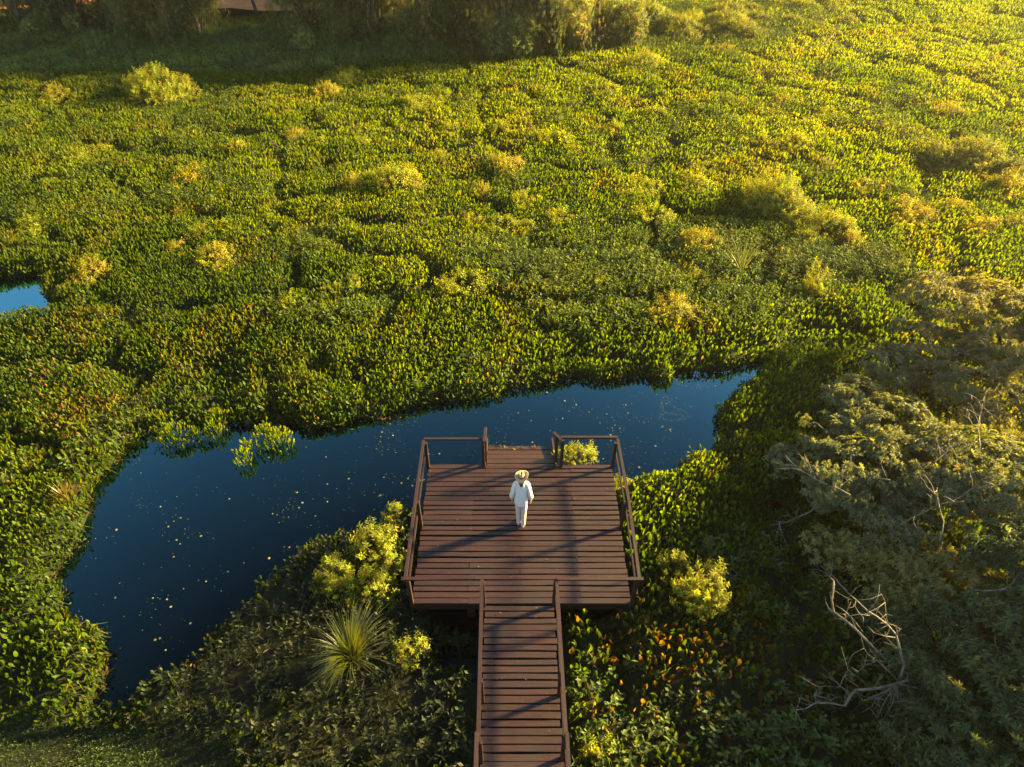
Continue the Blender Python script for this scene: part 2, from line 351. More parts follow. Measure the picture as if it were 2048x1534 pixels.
# ------------------------------------------------------------------ the wooden deck, boardwalk, rails
WOODC = np.array([0.0255, 0.0072, 0.0058])
def wc(v=0.17): 
    k = 1 + rng.uniform(-v, v); return WOODC * k * np.array([1, 1 + rng.uniform(-.06, .06), 1 + rng.uniform(-.08, .08)])
def planks(nb, x0, x1, y0, y1, zf, pitch, joints, edge_jit=0.012):
    """boards laid across x from y0 to y1, ends cut at joints, edges slightly wavy, open gaps between"""
    n = int(round((y1 - y0) / pitch)); pw = (y1 - y0) / n
    for i in range(n):
        yc = y0 + (i + .5) * pw; js = [x0] + joints(i) + [x1]
        for a, b in zip(js[:-1], js[1:]):
            a2 = a + (rng.uniform(-edge_jit, edge_jit) if a == x0 else 0.002); b2 = b + (rng.uniform(-edge_jit, edge_jit) if b == x1 else -0.002)
            t = wc(); g = rng.uniform(0.004, 0.017); k = max(3, int((b2 - a2) / 0.3)); bow = rng.uniform(-.008, .008); dz = rng.uniform(-.003, .004); tl = rng.uniform(-.0015, .0015)
            xs = np.linspace(a2, b2, k + 1); u = np.linspace(-1, 1, k + 1)
            yo = bow * (1 - u * u) + rng.uniform(-.0015, .0015, k + 1)
            hw = pw / 2 - g; z = zf(yc) + dz
            V = []
            for j in range(k + 1):
                w1, w2 = hw + rng.uniform(-.0015, .0015), hw + rng.uniform(-.0015, .0015)
                for (sy, sz) in ((-w1, 0), (-w1 + .006, .006), (w2 - .006, .006), (w2, 0), (w2, -.03), (-w1, -.03)):
                    yy = yc + yo[j] + sy; V.append((xs[j], yy, z + (zf(yy) - zf(yc)) + sz - .006 + tl * (sy / hw)))
            Fq = [[j * 6 + a_, j * 6 + (a_ + 1) % 6, (j + 1) * 6 + (a_ + 1) % 6, (j + 1) * 6 + a_][::-1] for j in range(k) for a_ in range(6)]
            e = k * 6; Fq += [[0, 1, 2, 3], [0, 3, 4, 5], [e + 3, e + 2, e + 1, e], [e + 5, e + 4, e + 3, e]]
            nb.add(V, {4: Fq}, np.tile(t, (len(V), 1)))
deck = empty('viewing_deck', ((DX0 + DX1) / 2, (DY0 + DY1) / 2, 0))
tag(deck, 'dark reddish brown plank viewing deck standing over the dark water', 'deck')
def local(parent, o):
    o.parent = parent; o.matrix_parent_inverse = Matrix.Translation(parent.location).inverted(); return o
def part(name, nb, m, parent, smooth=False):
    o = link(name, nb.mesh(name, smooth), m)
    root = parent
    o.parent = parent
    off = Vector(parent.location) if parent.type == 'EMPTY' else Vector((0, 0, 0))
    for v in o.data.vertices: v.co -= off
    return o
def jn(i):
    r = [[-0.78], [0.17, 1.22], [-0.78, 1.22], [0.17], [-0.78, 1.20], [0.16, 1.22]][i % 6]
    return [j + random.uniform(-.01, .01) for j in r]
nb = NB(); planks(nb, DX0, DX1, DY0, DY1 - .13, lambda y: DZ, 0.121, jn); 
planks(nb, DX0 + .03, -.56, DY1 - .13, DY1, lambda y: DZ - .012, 0.13, lambda i: []); planks(nb, .93, DX1 - .03, DY1 - .13, DY1, lambda y: DZ - .012, 0.13, lambda i: [])
part('floor', nb, M['wood'], deck)
nb = NB()
for y in (DY0 + .03, DY1 - .03): bar(nb, (DX0 + .03, y, DZ - .12), (DX1 - .03, y, DZ - .12), .05, .16, wc())
for x in (DX0 + .05, DX1 - .05, -.78, .17, 1.2): bar(nb, (x, DY0 + .06, DZ - .12), (x, DY1 - .06, DZ - .12), .05, .15, wc())
part('joist', nb, M['wood'], deck)
for x in (DX0 + .12, -.75, 1.08, DX1 - .12):
    for y in (DY0 + .12, 8.0, DY1 - .12):
        nb = NB(); bar(nb, (x, y, -.8), (x, y, DZ - .2), .13, .13, wc()); part('support_post', nb, M['wood'], deck)
nb = NB(); rz = lambda y: DZ - .02 - (y - DY1 + .1) * 0.50
planks(nb, -.55, .91, DY1 - .12, DY1 + 1.35, rz, 0.245, lambda i: [], 0.004)
rp = part('ramp', nb, M['wood'], deck)
for x in (-.575, .935):
    nb = NB(); bar(nb, (x, DY1 - .1, DZ + .02), (x, DY1 + 1.3, DZ - .63), .04, .10, wc() * 1.3); o = link('side_board', nb.mesh('side_board'), M['wood'], rp)
    o.data.transform(Matrix.Translation(-Vector(deck.location)))
def railing(parent, path, posts, ztop, low=True, foot=DZ - .1, name='railing'):
    """handrail along path with posts and a thin lower rail"""
    nb = NB(); tt = WOODC * .95
    for a, b in zip(path[:-1], path[1:]): bar(nb, a, b, .056, .036, tt * rng.uniform(.9, 1.1))
    r = part(name, nb, M['wood'], parent); off = Matrix.Translation(-Vector(parent.location))
    for p in posts:
        nb = NB(); bar(nb, (p[0], p[1], foot), (p[0] + (p[2] if len(p) > 2 else 0), p[1], ztop - .025), .062, .062, wc())
        o = link('post', nb.mesh('post'), M['wood'], r); o.data.transform(off)
    if low:
        nb = NB()
        for a, b in zip(path[:-1], path[1:]):
            a = Vector(a); b = Vector(b); a.z -= .40; b.z -= .40
            bar(nb, a, b, .03, .05, tt)
        o = link('lower_rail', nb.mesh('lower_rail'), M['wood'], r); o.data.transform(off)
    return r
ZT = DZ + .77
lx, rx = DX0 - .045, DX1 + .045
tag(railing(deck, [(lx, DY0 - .04, ZT), (lx, 8.05, ZT + .01), (lx, DY1 - .02, ZT - .02)], [(lx + .04, DY0 + .02), (lx + .04, 8.06), (lx + .04, DY1 - .08)], ZT))
tag(railing(deck, [(rx, DY0 - .04, ZT), (rx + .03, 8.05, ZT + .01), (rx, DY1 - .02, ZT + .03)], [(rx - .04, DY0 + .02), (rx - .04, 8.02), (rx - .04, DY1 - .08)], ZT))
railing(deck, [(lx - .06, DY0, ZT + .03), (-.60, DY0 + .01, ZT + .045)], [], ZT, False)
railing(deck, [(.76, DY0 + .01, ZT + .02), (rx + .06, DY0, ZT + .03)], [], ZT, False)
railing(deck, [(lx, DY1 + .02, ZT - .02), (-.60, DY1 + .02, ZT - .02)], [(-.60, DY1 - .06), (-.56, DY1 + .09)], ZT + .02, False)
railing(deck, [(1.0, DY1 + .02, ZT + .03), (rx, DY1 + .02, ZT + .03)], [(1.04, DY1 - .06), (.93, DY1 + .06)], ZT + .05, False)
railing(deck, [(-.57, DY1 - .10, ZT + .02), (-.55, DY1 + .32, ZT + .0)], [], ZT, False, name='rail_stub')
railing(deck, [(1.0, DY1 - .06, ZT + .05), (.86, DY1 + .16, ZT + .03)], [], ZT, False, name='rail_stub')

walk = empty('boardwalk', ((WX0 + WX1) / 2, 0, 0))
tag(walk, 'narrow plank boardwalk with two handrails leading out to the deck', 'boardwalk')
nb = NB(); planks(nb, WX0 - .02, WX1 + .02, -6.0, DY0 - .01, lambda y: DZ - .015, 0.122, lambda i: [], 0.02)
part('floor', nb, M['wood'], walk)
nb = NB()
for x in (WX0 + .12, WX1 - .12): bar(nb, (x, -6, DZ - .13), (x, DY0 - .03, DZ - .13), .06, .16, wc())
part('joist', nb, M['wood'], walk)
for y in (5.0, 3.2, 1.2, -1):
    for x in (WX0 + .12, WX1 - .12):
        nb = NB(); bar(nb, (x, y, -.8), (x, y, DZ - .22), .12, .12, wc()); part('support_post', nb, M['wood'], walk)
r = railing(walk, [(-.51, DY0 + .02, ZT + .03), (-.48, 3.78, ZT)], [(-.50, DY0 - .02, 0), (-.47, 4.68), (-.46, 3.80)], ZT, True)
r = railing(walk, [(-.50, 3.9, ZT + .05), (-.48, -.5, ZT + .05)], [(-.47, 1.9), (-.46, 0)], ZT, True)
r = railing(walk, [(.76, DY0 + .02, ZT + .0), (.77, 3.78, ZT)], [(.74, DY0 - .02), (.75, 4.78), (.75, 3.84)], ZT, True)
r = railing(walk, [(.78, 3.9, ZT + .05), (.79, -.5, ZT + .05)], [(.76, 1.9), (.77, 0)], ZT, True)

# ------------------------------------------------------------------ hyacinth leaves
def leaf_near():
    rows = [(0, .07, 0), (.2, .25, .03), (.5, .34, .08), (.8, .26, .06), (1.0, .03, .01)]
    V = [(-.03, 0, -2.2), (.03, 0, -2.2)]; c = [(0.8, 1.15, .8)] * 2
    for t, w_, cu in rows:
        V += [(-w_, -cu * 1.3, t * 1.15), (0, cu * .9, t * 1.15), (w_, -cu * 1.3, t * 1.15)]; c += [(.9 + .15 * t, .95 + .1 * t, 1)] * 3
    F4 = [[0, 1, 4, 2]]
    for i in range(4):
        a = 2 + i * 3; F4 += [[a, a + 1, a + 4, a + 3], [a + 1, a + 2, a + 5, a + 4]]
    return np.array(V, float), {4: F4}, np.array(c)
def leaf_mid():
    V = [(0, .0, -.25), (-.29, -.09, .35), (-.22, -.07, .85), (0, .02, 1.1), (.22, -.07, .85), (.29, -.09, .35)]
    return np.array(V, float), {4: [[0, 3, 2, 1], [0, 5, 4, 3]]}, np.array([(.8, .9, .9)] + [(1, 1, 1)] * 5)
LN, LM = leaf_near(), leaf_mid()
def fields_tint(x, y, e1, n):
    """leaf colour by plant: green, yellow-green, ochre and brown patches; shade painted in on the near bank"""
    g = np.array([0.036, 0.062, 0.003]); yg = np.array([0.086, 0.112, 0.003]); oc = np.array([0.12, 0.100, 0.008]); br = np.array([0.10, 0.055, 0.014])
    q = fbm(x, y, 0.28, 4, 61)[:, None] + rng.normal(0, .16, (len(x), 1)); q2 = fbm(x, y, 0.6, 3, 88) + rng.normal(0, .05, len(x))
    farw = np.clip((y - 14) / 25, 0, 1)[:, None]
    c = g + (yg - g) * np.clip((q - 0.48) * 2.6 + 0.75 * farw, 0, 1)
    ocp = np.clip((q2 - 0.60) * 5, 0, .6)[:, None]; c = c + (oc - c) * ocp * rng.random((len(x), 1)); c = c * (1 - .5 * np.clip(sdist(x, y, WEED[0][0]) / .5 + .5, 0, 1)[:, None])  # leaves on the near bank darkened in colour to stand in for shade
    b = np.clip(sdist(x, y, BROWN[0]) / 1.0 + .2, 0, 1) * .42 + np.clip(sdist(x, y, BROWN[1]) / 1.0, 0, 1) * .16 + .012 + .05 * (q2 > .64)
    isb = rng.random(len(x)) < b; c[isb] = br * rng.uniform(.6, 1.5, (isb.sum(), 1))
    return c * rng.uniform(.75, 1.25, (len(x), 1))
def sample(y0, y1, dens, margin=3.0):
    hw = lambda y: 0.75 * (y * math.cos(PITCH) + 11.3 * math.sin(PITCH)) + margin
    W = hw(y1); n = int(dens * (y1 - y0) * 2 * W); sp = 1 / math.sqrt(dens)
    gx, gy = np.meshgrid(np.arange(-W, W, sp), np.arange(y0, y1, sp)); x = gx.ravel() + rng.uniform(-.75, .75, gx.size) * sp; y = gy.ravel() + rng.uniform(-.75, .75, gx.size) * sp
    k = np.abs(x) < hw(y); return x[k], y[k]
hy = NB(); wd_ = NB()
def fp_mask(x, y, pad=.10):
    return (x > DX0 - pad) & (x < DX1 + pad) & (y > DY0 - pad) & (y < DY1 + pad) | (x > WX0 - .1 - pad) & (x < WX1 + .1 + pad) & (y < DY0 + .2) | (x > -.6) & (x < .95) & (y > 9.5) & (y < 10.75)
def weed_tpl(n, seed, spread=.5, ln=.30, wd=.055, up=1.0):
    r = np.random.default_rng(seed); V = []; F4 = []; cc = []
    V += [(-.012, 0, 0), (.012, 0, 0), (.010, 0, up), (-.010, 0, up)]; F4.append([0, 1, 2, 3]); cc += [(.8, .9, .8)] * 4
    for i in range(n):
        z = up * (0.15 + .85 * (i + 1) / n); a = i * 2.4 + r.uniform(-.4, .4); l = ln * r.uniform(.7, 1.2) * (1.25 - .6 * z / up); el = r.uniform(.1, .8)
        dx, dy, dz = math.cos(a) * math.cos(el), math.sin(a) * math.cos(el), math.sin(el); px_, py_ = -math.sin(a), math.cos(a); b = len(V)
        V += [(0, 0, z), (dx * l * .5 + px_ * wd, dy * l * .5 + py_ * wd, z + dz * l * .5), (dx * l, dy * l, z + dz * l * .8), (dx * l * .5 - px_ * wd, dy * l * .5 - py_ * wd, z + dz * l * .5)]
        F4.append([b, b + 1, b + 2, b + 3]); k = .85 + .3 * z / up; cc += [(k * .9, k * .95, 1), (k, k, 1), (k * 1.15, k * 1.1, 1), (k, k, 1)]
    return np.array(V, float), {4: F4}, np.array(cc)
WT = [weed_tpl(9, 1), weed_tpl(12, 2), weed_tpl(10, 3, wd=.03, ln=.4)]
for (y0, y1, dens, sz, lod) in ((1.6, 9, 250, .098, 0), (9, 15, 290, .098, 0), (15, 24, 330, .098, 1), (24, 36, 260, .105, 1), (36, 58, 170, .120, 1)):
    x, y = sample(y0, y1, dens)
    h, wd, e1, e2, idx = height(x, y)
    ln = sdist(x, y, LAWN)
    wf = weedfrac(x, y); isw = rng.random(len(x)) < wf
    bankk = (y > 45.5) & (x < 8)
    edge = wd > -.02
    ok = ~edge & ~fp_mask(x, y) & (ln < .35 * fbm(x, y, 1.5, 2, 2)) & ~bankk
    sparse = (1 - .2 * (sdist(x, y, BROWN[0]) > 0)) * np.clip(.55 + e1 * 1.6, 0, 1)
    k = ok & ~isw & (rng.random(len(x)) < sparse)
    xs, ys, hs = x[k], y[k], h[k]; n = len(xs)
    big = np.where(sdist(xs, ys, BROWN[0]) > -.8, 1.3, 1.0) * (1 + .25 * (fbm(xs, ys, .5, 2, 4) - .5) * 2)
    L_ = sz * rng.uniform(.7, 1.3, n) * big
    tilt = np.abs(rng.normal(.26, .28, n)); tilt = np.clip(tilt, 0, 1.25)
    layer = rng.random(n) ** 1.5
    z = np.maximum(hs - L_ * .8 - layer * np.minimum(.26, hs * .7) + rng.normal(0, .018, n), .02)
    pos = np.stack([xs, ys, z], 1)
    t = fields_tint(xs, ys, e1[k], n)
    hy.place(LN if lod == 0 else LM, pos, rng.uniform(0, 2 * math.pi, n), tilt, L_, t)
    # weeds and feathery ground cover, thinner
    k = ok & isw & (rng.random(len(x)) < (.26 if lod == 0 else .36)); xs, ys, hs = x[k], y[k], h[k]; n = len(xs)
    bank_shade = np.clip(sdist(xs, ys, WEED[0][0]) / .5 + .5, 0, 1)[:, None]; base = np.array([0.050, 0.078, 0.012]) * (1 - .80 * bank_shade) * (1 + np.array([1.2, 1.0, 2.2]) * np.clip(sdist(xs, ys, WEED[5][0]) + .5, 0, 1)[:, None]); c = base * rng.uniform(.6, 1.5, (n, 1)) * (1 + np.array([.5, .25, 0]) * np.clip((fbm(xs, ys, .7, 3, 13)[:, None] - .5) * 5, 0, 1))  # near-bank weeds: shade painted into the tint, darker than the plant itself
    ti = rng.integers(0, 3, n); s = np.clip(hs * 1.0, .14, .5) * rng.uniform(.7, 1.25, n)
    for j in range(3):
        m_ = ti == j
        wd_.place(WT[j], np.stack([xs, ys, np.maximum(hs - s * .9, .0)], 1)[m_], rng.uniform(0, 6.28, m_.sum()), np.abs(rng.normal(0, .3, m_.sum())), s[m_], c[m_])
# leaves leaning out over the open water along the mats' edges, with a fringe of brown dead ones at the waterline
x, y = sample(1.6, 24, 330); wd = wdist(x, y); k = (wd > -.16) & (wd < .05) & ~fp_mask(x, y); x, y, wd = x[k], y[k], wd[k]; n = len(x)
dead = rng.random(n) < .30
L_ = .085 * rng.uniform(.7, 1.2, n); tint = fields_tint(x, y, None, n) * .9; tint[dead] = np.array([.06, .035, .016]) * rng.uniform(.5, 1.6, (dead.sum(), 1))
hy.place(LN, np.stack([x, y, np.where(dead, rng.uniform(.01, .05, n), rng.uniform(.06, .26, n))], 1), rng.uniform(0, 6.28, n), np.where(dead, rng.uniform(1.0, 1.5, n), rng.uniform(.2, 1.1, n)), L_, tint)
tag(link('water_hyacinth', hy.mesh('water_hyacinth'), M['leaf']), kind='stuff')
tag(link('undergrowth', wd_.mesh('undergrowth'), M['weed']), kind='stuff')
# short green growth on the lawn-like corner
x, y = sample(1.6, 5.4, 900, 1.0); k = (sdist(x, y, LAWN) > rng.uniform(-.6, .1, len(x))) & (wdist(x, y) < 0); x, y = x[k], y[k]; n = len(x)
gr = NB(); q = fbm(x, y, 1.2, 4, 19)[:, None]; c = np.array([.034, .055, .010]) * (0.5 + 1.1 * q) * rng.uniform(.7, 1.3, (n, 1))
gr.place(weed_tpl(5, 9, ln=.5, wd=.09), np.stack([x, y, np.full(n, .03)], 1), rng.uniform(0, 6.28, n), rng.uniform(0, .5, n), rng.uniform(.04, .085, n) * (.6 + .8 * q[:, 0]), c)
tag(link('grass', gr.mesh('grass'), M['weed']), kind='stuff')
# floating leaves and flecks of scum
fl = NB(); T = (np.array([(-.5, 0, 0), (-.25, -.4, .02), (.3, -.35, .0), (.5, 0, .02), (.2, .4, 0), (-.3, .35, .01)], float), {4: [[0, 1, 2, 3], [0, 3, 4, 5]]})
T2 = (T[0][:, [0, 1, 2]], T[1])
x, y = sample(2.5, 15, 130, 1); wd = sdist(x, y, WATER[0]); q = fbm(x + y * .4, y, .6, 4, 55) * .45 + fbm(x + y * .6, y * 1.3, 2.6, 4, 56) * .55
pr = np.clip((q - .52) * 6.0, 0, .8) + .05 + .25 * np.exp(-np.abs(wd - .06) / .09)
k = (wd > -.15) & (rng.random(len(x)) < pr); x, y = x[k], y[k]; n = len(x)
s = rng.uniform(.006, .020, n) * np.where(rng.random(n) < .15, 2.8, 1)
c = np.array([.26, .22, .09]) * rng.uniform(.35, 1.5, (n, 1)) * np.where(rng.random((n, 1)) < .3, np.array([[.5, .9, .5]]), 1)
fl.place(T2, np.stack([x, y, np.full(n, .006)], 1), rng.uniform(0, 6.28, n), rng.normal(0, .06, n), s, c)
# a curl of pale scum on the water by the right bank
for pth in ([(1328,790),(1322,812),(1330,825),(1365,832),(1395,835),(1420,848),(1440,856)], [(1330,825),(1318,835),(1345,842),(1372,836)], [(1335,800),(1350,815),(1375,826)]):
    pts = [P(a, b, 0) for a, b in pth]
    for a, b in zip(pts[:-1], pts[1:]):
        m_ = int((b - a).length * 160); u = rng.random(m_)[:, None]; q = np.array(a)[None] * (1 - u) + np.array(b)[None] * u + rng.normal(0, .025, (m_, 3)); q[:, 2] = .005
        fl.place(T2, q, rng.uniform(0, 6.28, m_), np.zeros(m_), rng.uniform(.004, .010, m_), np.full((m_, 3), .18))
tag(link('floating_leaves', fl.mesh('floating_leaves'), M['weed']), kind='stuff')

# ------------------------------------------------------------------ small floating clumps of hyacinth in the channel
def clump(spots, nn, label, warm=1.0):
    c0 = P(*spots[0][:2], 0); nbk = NB(); st = NB()
    for (px, py, wpx) in spots:
        c = P(px, py, 0); r = wpx * depth(c) / F / 2; n = int(1.15 * nn * r * r * 3.14) + 14
        a = rng.uniform(0, 6.28, n); q = np.sqrt(rng.random(n)); X = c.x + r * q * np.cos(a); Y = c.y + r * q * np.sin(a) * .8
        hh = .08 + .24 * (1 - q ** 2) + rng.uniform(-.09, .12, n); q = q * rng.uniform(.8, 1.25, n); X = c.x + r * q * np.cos(a); Y = c.y + r * q * np.sin(a) * .8; hh = np.maximum(hh, .04); t = (fields_tint(X, Y, None, n) * .5 + np.array([.09, .11, .004]) * .7) * .95 * warm
        nbk.place(LN, np.stack([X, Y, hh], 1) - np.array(c0), a + math.pi / 2 + rng.normal(0, .5, n), q * .30 + rng.uniform(-.15, .15, n), rng.uniform(.06, .10, n), t)
    o = link('hyacinth_clump', nbk.mesh('hyacinth_clump'), M['leaf']); o.location = c0
    return tag(o, label, 'water plant', 'floating hyacinth clumps in the channel')
clump([(352, 880, 80), (325, 850, 50), (400, 878, 35)], 210, 'leafy floating clump at the left end of the channel, touching the left bank')
clump([(440, 850, 62), (432, 870, 40)], 210, 'small floating clump between the left clump and the loosest far one')
clump([(560, 890, 62), (535, 880, 60), (505, 905, 40), (490, 925, 40)], 170, 'outermost floating clump, yellow-green with its bright stalks showing in open water', 1.25)

# ------------------------------------------------------------------ shrubs
def sprig(seed, n=13, wd=.05, ln=.34): return weed_tpl(n, seed, ln=ln, wd=wd)
SP = {'Y': [sprig(21), sprig(22, 15)], 'O': [sprig(31, 12, .05, .32), sprig(32, 14, .05)], 'G': [sprig(41, 12, .07, .34), sprig(42, 14, .06)]}
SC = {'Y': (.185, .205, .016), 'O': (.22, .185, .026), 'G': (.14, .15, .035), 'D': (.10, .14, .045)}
def shrub_mesh(kind, wdt, hgt, seed):
    """dome of upright feathery sprigs, lumpy outline; real size in metres"""
    r = np.random.default_rng(seed); lob = [(r.uniform(-.36, .36), r.uniform(-.33, .33), r.uniform(.13, .27), r.uniform(.6, 1.15)) for _ in range(r.integers(5, 9))] + [(0, 0, .27, 1)]
    sl = min(.34, .16 + .09 * wdt); n = int(np.clip(150 * wdt * wdt * (1 + hgt) + 60, 60, 2300)); nbk = NB()
    L = np.array(lob)[r.integers(0, len(lob), n)]; a = r.uniform(0, 6.28, n); q = np.sqrt(r.random(n))
    X = (L[:, 0] + L[:, 2] * q * np.cos(a)) * wdt; Y = (L[:, 1] + L[:, 2] * q * np.sin(a)) * wdt
    top = hgt * L[:, 3] * np.sqrt(np.clip(1 - (q * .95) ** 2, .04, 1)) * (1 - .45 * np.hypot(L[:, 0], L[:, 1]) / .4)
    z = top * (1 - .75 * r.random(n) ** 1.8) - sl * .75; z = np.maximum(z, 0)
    base = np.array(SC[kind]); t = base * r.uniform(.65, 1.35, (n, 1)) * (1 + r.normal(0, .08, (n, 3)))
    if kind == 'O': g_ = r.random(n) < .3; t[g_] = np.array(SC['Y']) * r.uniform(.7, 1.2, (g_.sum(), 1))
    if kind == 'Y': g_ = r.random(n) < .08; t[g_] = np.array(SC['O']) * r.uniform(.7, 1.2, (g_.sum(), 1))
    ti = r.integers(0, 2, n); key = 'G' if kind == 'D' else kind
    yaw = np.arctan2(Y, X) + math.pi / 2 + r.normal(0, .6, n); tl = np.clip(.15 + q * .7 + r.normal(0, .2, n), 0, 1.3); s = sl * r.uniform(.7, 1.3, n)
    for j in (0, 1):
        m_ = ti == j; nbk.place(SP[key][j], np.stack([X, Y, z], 1)[m_], yaw[m_], tl[m_], s[m_], t[m_])
    return nbk.mesh('shrub_crown')
def shrub(px, py, wpx, hpx, kind, label, group=None, z0=.1, name='shrub', cat='shrub', stems=False):
    c = P(px, py, z0); d = depth(c); wdt = wpx / F * d; elev = math.atan2(CAM.z, c.y); hgt = max(.42, (hpx - wpx * .35 * math.sin(elev)) * d / F / math.cos(elev) + .12)
    hgt = min(hgt, wdt * .9 + .15)
    me = shrub_mesh(kind, wdt, hgt, int(px * 7 + py)); y = c.y + wdt * .25
    if stems:
        root = empty(name, (c.x, y, z0)); link('crown', me, M['feather'], root)
        ns = NB()
        for i in range(7):
            a = i * .9 + random.random(); q = random.uniform(.1, .38) * wdt
            tube(ns, [(.05 * math.cos(a), .05 * math.sin(a), -z0), (q * .4 * math.cos(a), q * .4 * math.sin(a), hgt * .4), (q * math.cos(a), q * math.sin(a), hgt * .85)], [.018, .012, .005], 5, (.5, .5, .5))
        link('stem', ns.mesh('stem'), M['bark'], root)
    else:
        root = link(name, me, M['feather']); root.location = (c.x, y, z0)
    return tag(root, label, cat, group)
G1 = 'shrubs growing up through the floating mats'
